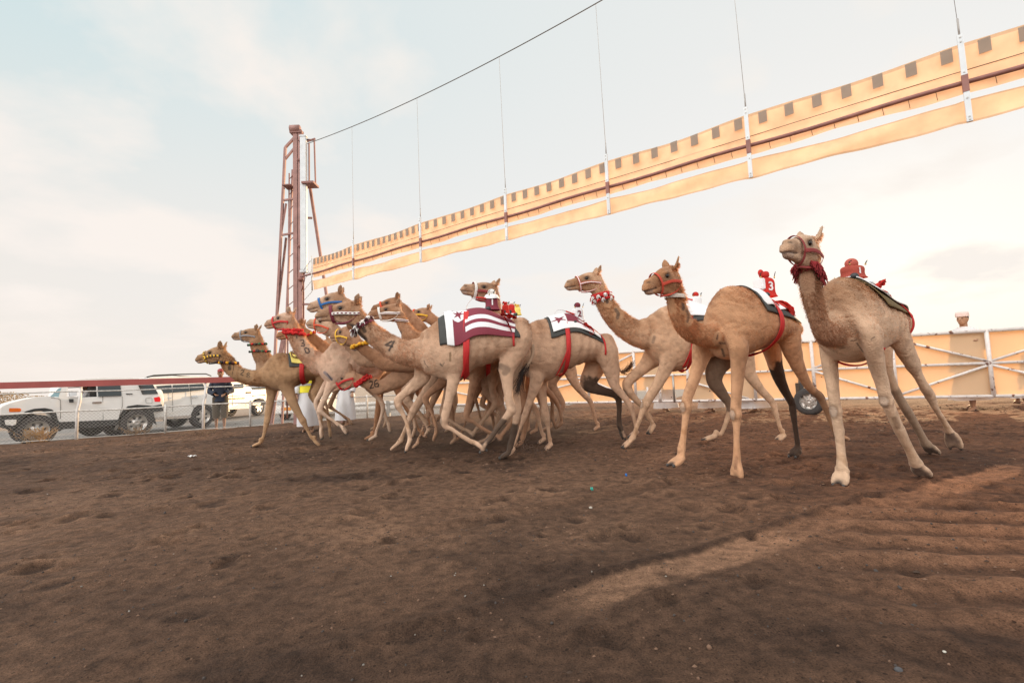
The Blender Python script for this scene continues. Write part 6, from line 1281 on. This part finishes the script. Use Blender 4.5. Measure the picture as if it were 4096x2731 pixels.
# ================================================================== PEOPLE
SKIN = mat('brown skin', (.26,.135,.08), .55, var=.08); SKIN2 = mat('tan skin', (.36,.20,.12), .55, var=.08)
ROBE = mat('white robe cloth', (.74,.74,.76), .85, var=.03, scale=4, trans=.18)
def person(pos, yaw, h, label, arms, stride=.12, robe=None, top=None, trousers=None, skin=SKIN, cap=None, capkind='kumma', vest=None, shoes=None, seated=False, hem=.16, legskin=True):
    """arms: per side (elbow, hand) in units of height, x forward, y left"""
    e = empty('person', pos, yaw, label=label, cat='person'); k = h/1.75; V3 = lambda *a: np.array(a, float)*k; mb = MB()
    def limb(P, R, n=10, fl=.9):
        P2 = cat_rom([V3(*p) for p in P], 4); R2 = cat_rom([[r*k] for r in R], 4)[:,0]; T = np.gradient(P2, axis=0); T /= np.linalg.norm(T, axis=1)[:,None]+1e-9; se = []
        for p, r, t in zip(P2, R2, T):
            sd_ = np.array([0,1.,0]); sd_ = sd_-t*(sd_@t) if abs(t[1]) < .9 else np.array([1.,0,0]); sd_ /= np.linalg.norm(sd_); u = np.cross(t, sd_); se.append((p, u*r, -u*r, sd_*r*fl))
        mb.loft(se, n, cap='dome')
    X, Y, Zz = np.array([1.,0,0])*k, np.array([0,1.,0])*k, np.array([0,0,1.])*k
    z0 = -.42 if seated else 0.
    T_ = [(.92,.10,.145),(1.0,.10,.14),(1.1,.105,.14),(1.22,.115,.16),(1.34,.12,.185),(1.42,.10,.185),(1.465,.06,.10),(1.50,.055,.058),(1.56,.055,.055)]
    mb.loft([(V3(0,0,z+z0), X*a, -X*a, Y*b) for z, a, b in T_], 16, cap='dome')
    H0 = V3(.015,0,1.645+z0); mb.ell(H0, (.095*k,.076*k,.118*k)); mb.ell(H0+V3(.03,0,-.065), (.058*k,.052*k,.055*k)); mb.ell(H0+V3(.098,0,-.018), (.016*k,.013*k,.026*k)); mb.ell(H0+V3(.082,0,-.055), (.014*k,.026*k,.010*k))
    for sg in (1,-1): mb.ell(H0+V3(-.005,.077*sg,-.01), (.018*k,.010*k,.030*k)); mb.ell(H0+V3(.082,.03*sg,.022), (.012*k,.018*k,.006*k))
    for i, sg in enumerate((1,-1)):
        el, hd = arms[i]; sh = (0,.185*sg,1.41+z0); limb([sh, tuple((np.array(sh)+el)/2), el, tuple((np.array(el)+hd)/2), hd], [.052,.047,.038,.034,.025])
        d = nrm(np.array(hd)-np.array(el)); pr_ = np.array([0,1.,0])*sg if abs(d[1]) < .8 else np.array([1.,0,0]); pr_ = nrm(pr_-d*(pr_@d)); up_ = np.cross(d, pr_)
        pc = np.array(hd)+d*.045; mb.ell(pc*k, (.046*k,.036*k,.018*k), np.array([d, pr_, up_]).T, 10, 6)
        for f_, (o_, l_) in enumerate(((-.027,.062),(-.009,.072),(.009,.068),(.026,.052))): q0 = pc+d*.035+pr_*o_; limb([tuple(q0), tuple(q0+d*l_*.5-up_*.006), tuple(q0+d*l_*.85-up_*.026)], [.010,.009,.0075], 6, 1.)
        q0 = pc-pr_*.026; limb([tuple(q0), tuple(q0-pr_*.022+d*.028), tuple(q0-pr_*.022+d*.052)], [.012,.010,.008], 6, 1.)
        if seated: limb([(0,.09*sg,.50),(.25,.11*sg,.52),(.45,.12*sg,.50),(.48,.12*sg,.2),(.48,.12*sg,.0)], [.085,.08,.055,.05,.04])
        else:
            fx = stride*sg; limb([(0,.09*sg,.93),(fx*.3,.10*sg,.75),(fx*.6+.02,.10*sg,.50),(fx*.8-.01,.10*sg,.30),(fx,.10*sg,.09)], [.092,.080,.054,.050,.034])
            limb([(fx-.05,.10*sg,.045),(fx+.02,.10*sg,.05),(fx+.11,.11*sg,.035),(fx+.17,.11*sg,.022)], [.030,.042,.034,.018], 10, 1.1)
    tmp = mb.build('tmpb', skin); md = tmp.modifiers.new('r', 'REMESH'); md.mode = 'VOXEL'; md.voxel_size = .0095; md.use_smooth_shade = True; sm = tmp.modifiers.new('s', 'SMOOTH'); sm.iterations = 2; sm.factor = .5; bpy.context.view_layer.update()
    me = bpy.data.meshes.new_from_object(tmp.evaluated_get(bpy.context.evaluated_depsgraph_get())); bpy.data.objects.remove(tmp); me.materials.clear(); me.materials.append(skin); me.polygons.foreach_set('use_smooth', np.ones(len(me.polygons), bool)); me.name = 'body'; o = bpy.data.objects.new('body', me); COL.objects.link(o); o.parent = e
    def shell(nm, prof, mtl, wob=.03, n=30, cx=lambda z: 0.):
        mq = MB(); rows = []
        for z, a, b in cat_rom(prof, 4):
            row = []
            for j in range(n):
                t = 2*math.pi*j/n; w_ = 1+wob*math.sin(5*t+z*3)*min(1, max(0, (1.35-z))*1.2)+wob*.5*math.sin(9*t+1+z*7)*min(1, max(0, (1.2-z))); row.append(V3(cx(z)+a*math.cos(t)*w_, b*math.sin(t)*w_, z+z0))
            rows.append(row)
        mq.grid(rows, closed=True); return mq.build(nm, mtl, e)
    def sleeve(i, upto, r, mtl, nm='sleeve'):
        sg = (1,-1)[i]; el, hd = [np.array(q_) for q_ in arms[i]]; sh = np.array((0,.17*sg,1.42+z0)); P = [sh, (sh+el)/2, el] + ([(el+hd)/2, el+(hd-el)*.93] if upto else []); mq = MB(); mq.tube([p*k for p in cat_rom(P, 4)], [r*k*(1.12-.1*math.sin(j*1.3)) for j in range(4*(len(P)-1)+1)], 12, cap=False); return mq.build(nm, mtl, e)
    if robe:
        shell('robe', [(1.50,.075,.085),(1.465,.085,.15),(1.40,.125,.205),(1.25,.14,.19),(1.05,.14,.18),(.85,.17,.20),(.6,.20+stride*.5,.215),(.35,.21+stride*.9,.23),(hem,.22+stride*1.2,.24)], robe, .10)
        for i in (0, 1): sleeve(i, True, .062, robe)
    if top:
        shell('jacket', [(1.49,.075,.085),(1.465,.085,.15),(1.40,.128,.205),(1.25,.14,.185),(1.05,.135,.17),(.90,.14,.185),(.82,.145,.19)], top, .03)
        for i in (0, 1): sleeve(i, False if seated else True, .062, top)
    if trousers:
        for sg in (1,-1):
            fx = stride*sg; mq = MB(); mq.tube([p*k for p in cat_rom([(0,.085*sg,.95),(fx*.3,.10*sg,.75),(fx*.6+.01,.105*sg,.50),(fx*.7,.105*sg,.36)], 4)], [k*r for r in np.linspace(.115,.088,13)], 14, cap=False); mq.build('trouser_leg', trousers, e)
    if vest:
        v_, st_ = vest; shell('safety_vest', [(1.47,.09,.15),(1.40,.14,.215),(1.25,.155,.20),(1.05,.155,.19),(.92,.165,.205)], v_, .02); shell('reflective_band', [(1.13,.163,.199),(1.08,.163,.199)], st_, .02)
    if cap:
        mq = MB(); C0 = H0+V3(0,0,.055)
        if capkind == 'kumma': mq.lathe(C0, (0,0,1), [(-.02,.096*k),(.03*k,.097*k),(.065*k,.09*k),(.075*k,.06*k),(.078*k,0)], 24)
        else:
            mq.ell(C0+V3(0,0,.0), (.10*k,.085*k,.075*k), None, 16, 8); mq.ell(C0+V3(.10,0,-.015), (.075*k,.065*k,.010*k), None, 12, 6)
        mq.build('cap', cap, e)
        if capkind == 'kumma': 
            mq = MB(); mq.lathe(H0+V3(-.012,0,.0), (0,0,1), [(-.09*k,.083*k),(-.02*k,.092*k),(.04*k,.094*k)], 20); 
    mq = MB(); hb = H0+V3(-.028,0,.02); mq.ell(hb, (.084*k,.079*k,.105*k)); mq.build('hair', mat('black hair', (.015,.012,.01), .8), e)
    for sg in (1,-1):
        mq = MB(); mq.ell(H0+V3(.083,.030*sg,.006), (.010*k,.014*k,.008*k)); mq.build('eye', M_eye, e)
    if shoes and not seated:
        for sg in (1,-1): mq = MB(); fx = stride*sg; mq.ell(V3(fx+.04,.105*sg,.018), (.145*k,.052*k,.016*k), None, 16, 6); mq.tube([V3(fx+.05,.105*sg-.05,.02), V3(fx+.05,.105*sg,.085), V3(fx+.05,.105*sg+.05,.02)], .012*k, 6); mq.build('sandal', shoes, e)
    return e
SH = mat('brown sandal', (.07,.04,.03), .7); NAVY = mat('navy jacket', (.025,.035,.06), .8, var=.15); KHA = mat('dark khaki cloth', (.085,.07,.05), .85, var=.15)
def feet(x, y, z=0.): p_ = G(x, y, z); return (p_[0], p_[1], z)
hang = [((-.02,.24,1.13),(.08,.25,.88)), ((-.02,-.24,1.13),(.08,-.25,.88))]
P_ = G(*px('O', 2030, 1112), 0); person((P_[0]-.1, P_[1]+.35, -.02), math.radians(-62), 1.62, 'man in red cap, navy jacket and dark shorts standing behind the fence', [((-.02,.27,1.13),(.20,.12,1.03)), ((-.02,-.27,1.13),(.20,-.12,1.03))], .05, top=NAVY, trousers=KHA, cap=mat('red cap', (.30,.05,.05), .7), capkind='peak', shoes=mat('dark shoe', (.03,.03,.035), .7))
P_ = G(*px('L', 320, 1170), 0); person((P_[0], P_[1]+.2, 0), math.radians(-80), 1.72, 'man in long white robe and yellow safety vest half hidden by the leftmost camel', hang, .10, robe=ROBE, vest=(mat('yellow vest', (.80,.72,.03), .6), mat('grey band', (.42,.42,.40), .5)), cap=ROBE, shoes=SH, skin=SKIN2)
P_ = G(*px('L', 930, 1060), 0); person((P_[0], P_[1]+.2, 0), math.radians(-100), 1.70, 'man in white robe glimpsed between the legs below camel 30', hang, .08, robe=ROBE, cap=ROBE, shoes=SH, skin=SKIN2)
P_ = G(*px('P', 2262, 944), 0); person((P_[0], P_[1]+.25, 0), math.radians(205), 2.06, 'man in white robe and cap walking behind the gate at far right', [((.10,.26,1.17),(.34,.30,1.22)), ((-.10,-.25,1.15),(-.02,-.27,.90))], .24, robe=ROBE, cap=mat('pink cap', (.72,.58,.54), .8), shoes=SH, skin=SKIN2, hem=.2)
P_ = G(*px('N', 870, 845), 0); person((P_[0], P_[1]+.1, 0), math.radians(200), 1.58, 'man in white robe behind the gate, hem showing left of the golden camel', hang, .14, robe=ROBE, cap=ROBE, shoes=SH, skin=SKIN2, hem=.14)
P_ = G(*px('N', 1600, 842), 0); person((P_[0], P_[1]+.1, 0), math.radians(190), 1.58, 'man in white robe behind the gate, feet seen between the golden camel legs', hang, .12, robe=ROBE, cap=ROBE, shoes=SH, skin=SKIN2, hem=.14)
P_ = G(*px('N', 2190, 850), 0); person((P_[0]+.1, P_[1]+.1, 0), math.radians(185), 1.58, 'man in white robe behind the gate, wide hem right of the golden camel foreleg', hang, .2, robe=ROBE, cap=ROBE, shoes=SH, skin=SKIN2, hem=.13)
P_ = DY(4075, 1520, 11.3); person((P_[0], P_[1], 0), math.radians(200), 1.74, 'man behind the gate with only his head over the top rail at the right edge', hang, .1, robe=ROBE, cap=mat('tan cap', (.5,.38,.26), .8), shoes=SH, skin=SKIN2)
q_ = CAR1.P('O', 830, 790)-CAR1.n*.45; person((q_[0]-CAR1.n[0]*0, q_[1], q_[2]-.78), math.atan2(-CAR1.d[1], -CAR1.d[0]), 1.6, 'driver in white shirt seen through the open window of the boxy car', [((.12,.26,.80),(.42,.2,.85)), ((.10,-.26,.80),(.40,-.15,.85))], 0, top=ROBE, cap=mat('red cap'), capkind='peak', seated=True)
# ================================================================== DUST AND FLYING CLODS
mb = MB()
for (v, x0, y0, sx, sy, Y, n) in (('M',1900,1400,160,60,6.5,260), ('L',2250,1150,180,160,7.2,160), ('M',1750,1480,260,50,6.4,160), ('L',1500,1100,350,150,7.4,60), ('A',120,1290,140,60,9.5,40), ('D',300,1100,500,150,7,40), ('C',700,1000,400,200,6.8,24), ('E',900,700,500,250,5.5,14)):
    for i in range(n):
        x, y = px(v, x0+nrs.randn()*sx, y0+nrs.randn()*sy); P = DY(x, y, Y+nrs.randn()*.3)
        if P[2] < .02: continue
        s = (.003+.007*nrs.rand()**2)*(1 if nrs.rand() < .93 else 2); R = np.linalg.qr(nrs.randn(3,3))[0]; mb.ell(P, (s*1.3, s, s*.7), R, 5, 3)
tag(mb.build('flying_sand', mat('flung clod', (.09,.055,.038), .95)), 'clods and grains of sand flung up by the hooves', kind='stuff')

# low dust stirred up under the running bunch
mb = MB(); dc = np.array([-.7, 6.9, .30]); mb.ell((0,0,0), (2.6, 1.0, .36), None, 24, 12); hm = bpy.data.materials.new('stirred dust'); hm.use_nodes = True; t = hm.node_tree; t.nodes.clear()
pv = N(t, 'ShaderNodeVolumePrincipled'); pv.inputs['Color'].default_value = (.80,.55,.38,1); pv.inputs['Anisotropy'].default_value = .5
tq = N(t, 'ShaderNodeTexCoord'); nq = N(t, 'ShaderNodeTexNoise'); nq.inputs['Scale'].default_value = 2.4; nq.inputs['Detail'].default_value = 4; t.links.new(tq.outputs['Object'], nq.inputs['Vector'])
mq_ = N(t, 'ShaderNodeMapRange'); mq_.inputs['From Min'].default_value = .45; mq_.inputs['From Max'].default_value = .72; mq_.inputs['To Max'].default_value = .75; t.links.new(nq.outputs['Fac'], mq_.inputs['Value'])
dl = N(t, 'ShaderNodeVectorMath', operation='DIVIDE'); dl.inputs[1].default_value = (2.6,1.0,.36); t.links.new(tq.outputs['Object'], dl.inputs[0]); ln_ = N(t, 'ShaderNodeVectorMath', operation='LENGTH'); t.links.new(dl.outputs[0], ln_.inputs[0])
fq = N(t, 'ShaderNodeMapRange'); fq.inputs['From Min'].default_value = .35; fq.inputs['From Max'].default_value = 1.; fq.inputs['To Min'].default_value = 1; fq.inputs['To Max'].default_value = 0; t.links.new(ln_.outputs['Value'], fq.inputs['Value'])
mm_ = N(t, 'ShaderNodeMath', operation='MULTIPLY'); t.links.new(mq_.outputs[0], mm_.inputs[0]); t.links.new(fq.outputs[0], mm_.inputs[1]); t.links.new(mm_.outputs[0], pv.inputs['Density'])
ou = N(t, 'ShaderNodeOutputMaterial'); t.links.new(pv.outputs[0], ou.inputs['Volume']); o = mb.build('dust', hm); o.location = dc; tag(o, 'low reddish dust stirred up under the bunch', kind='stuff')
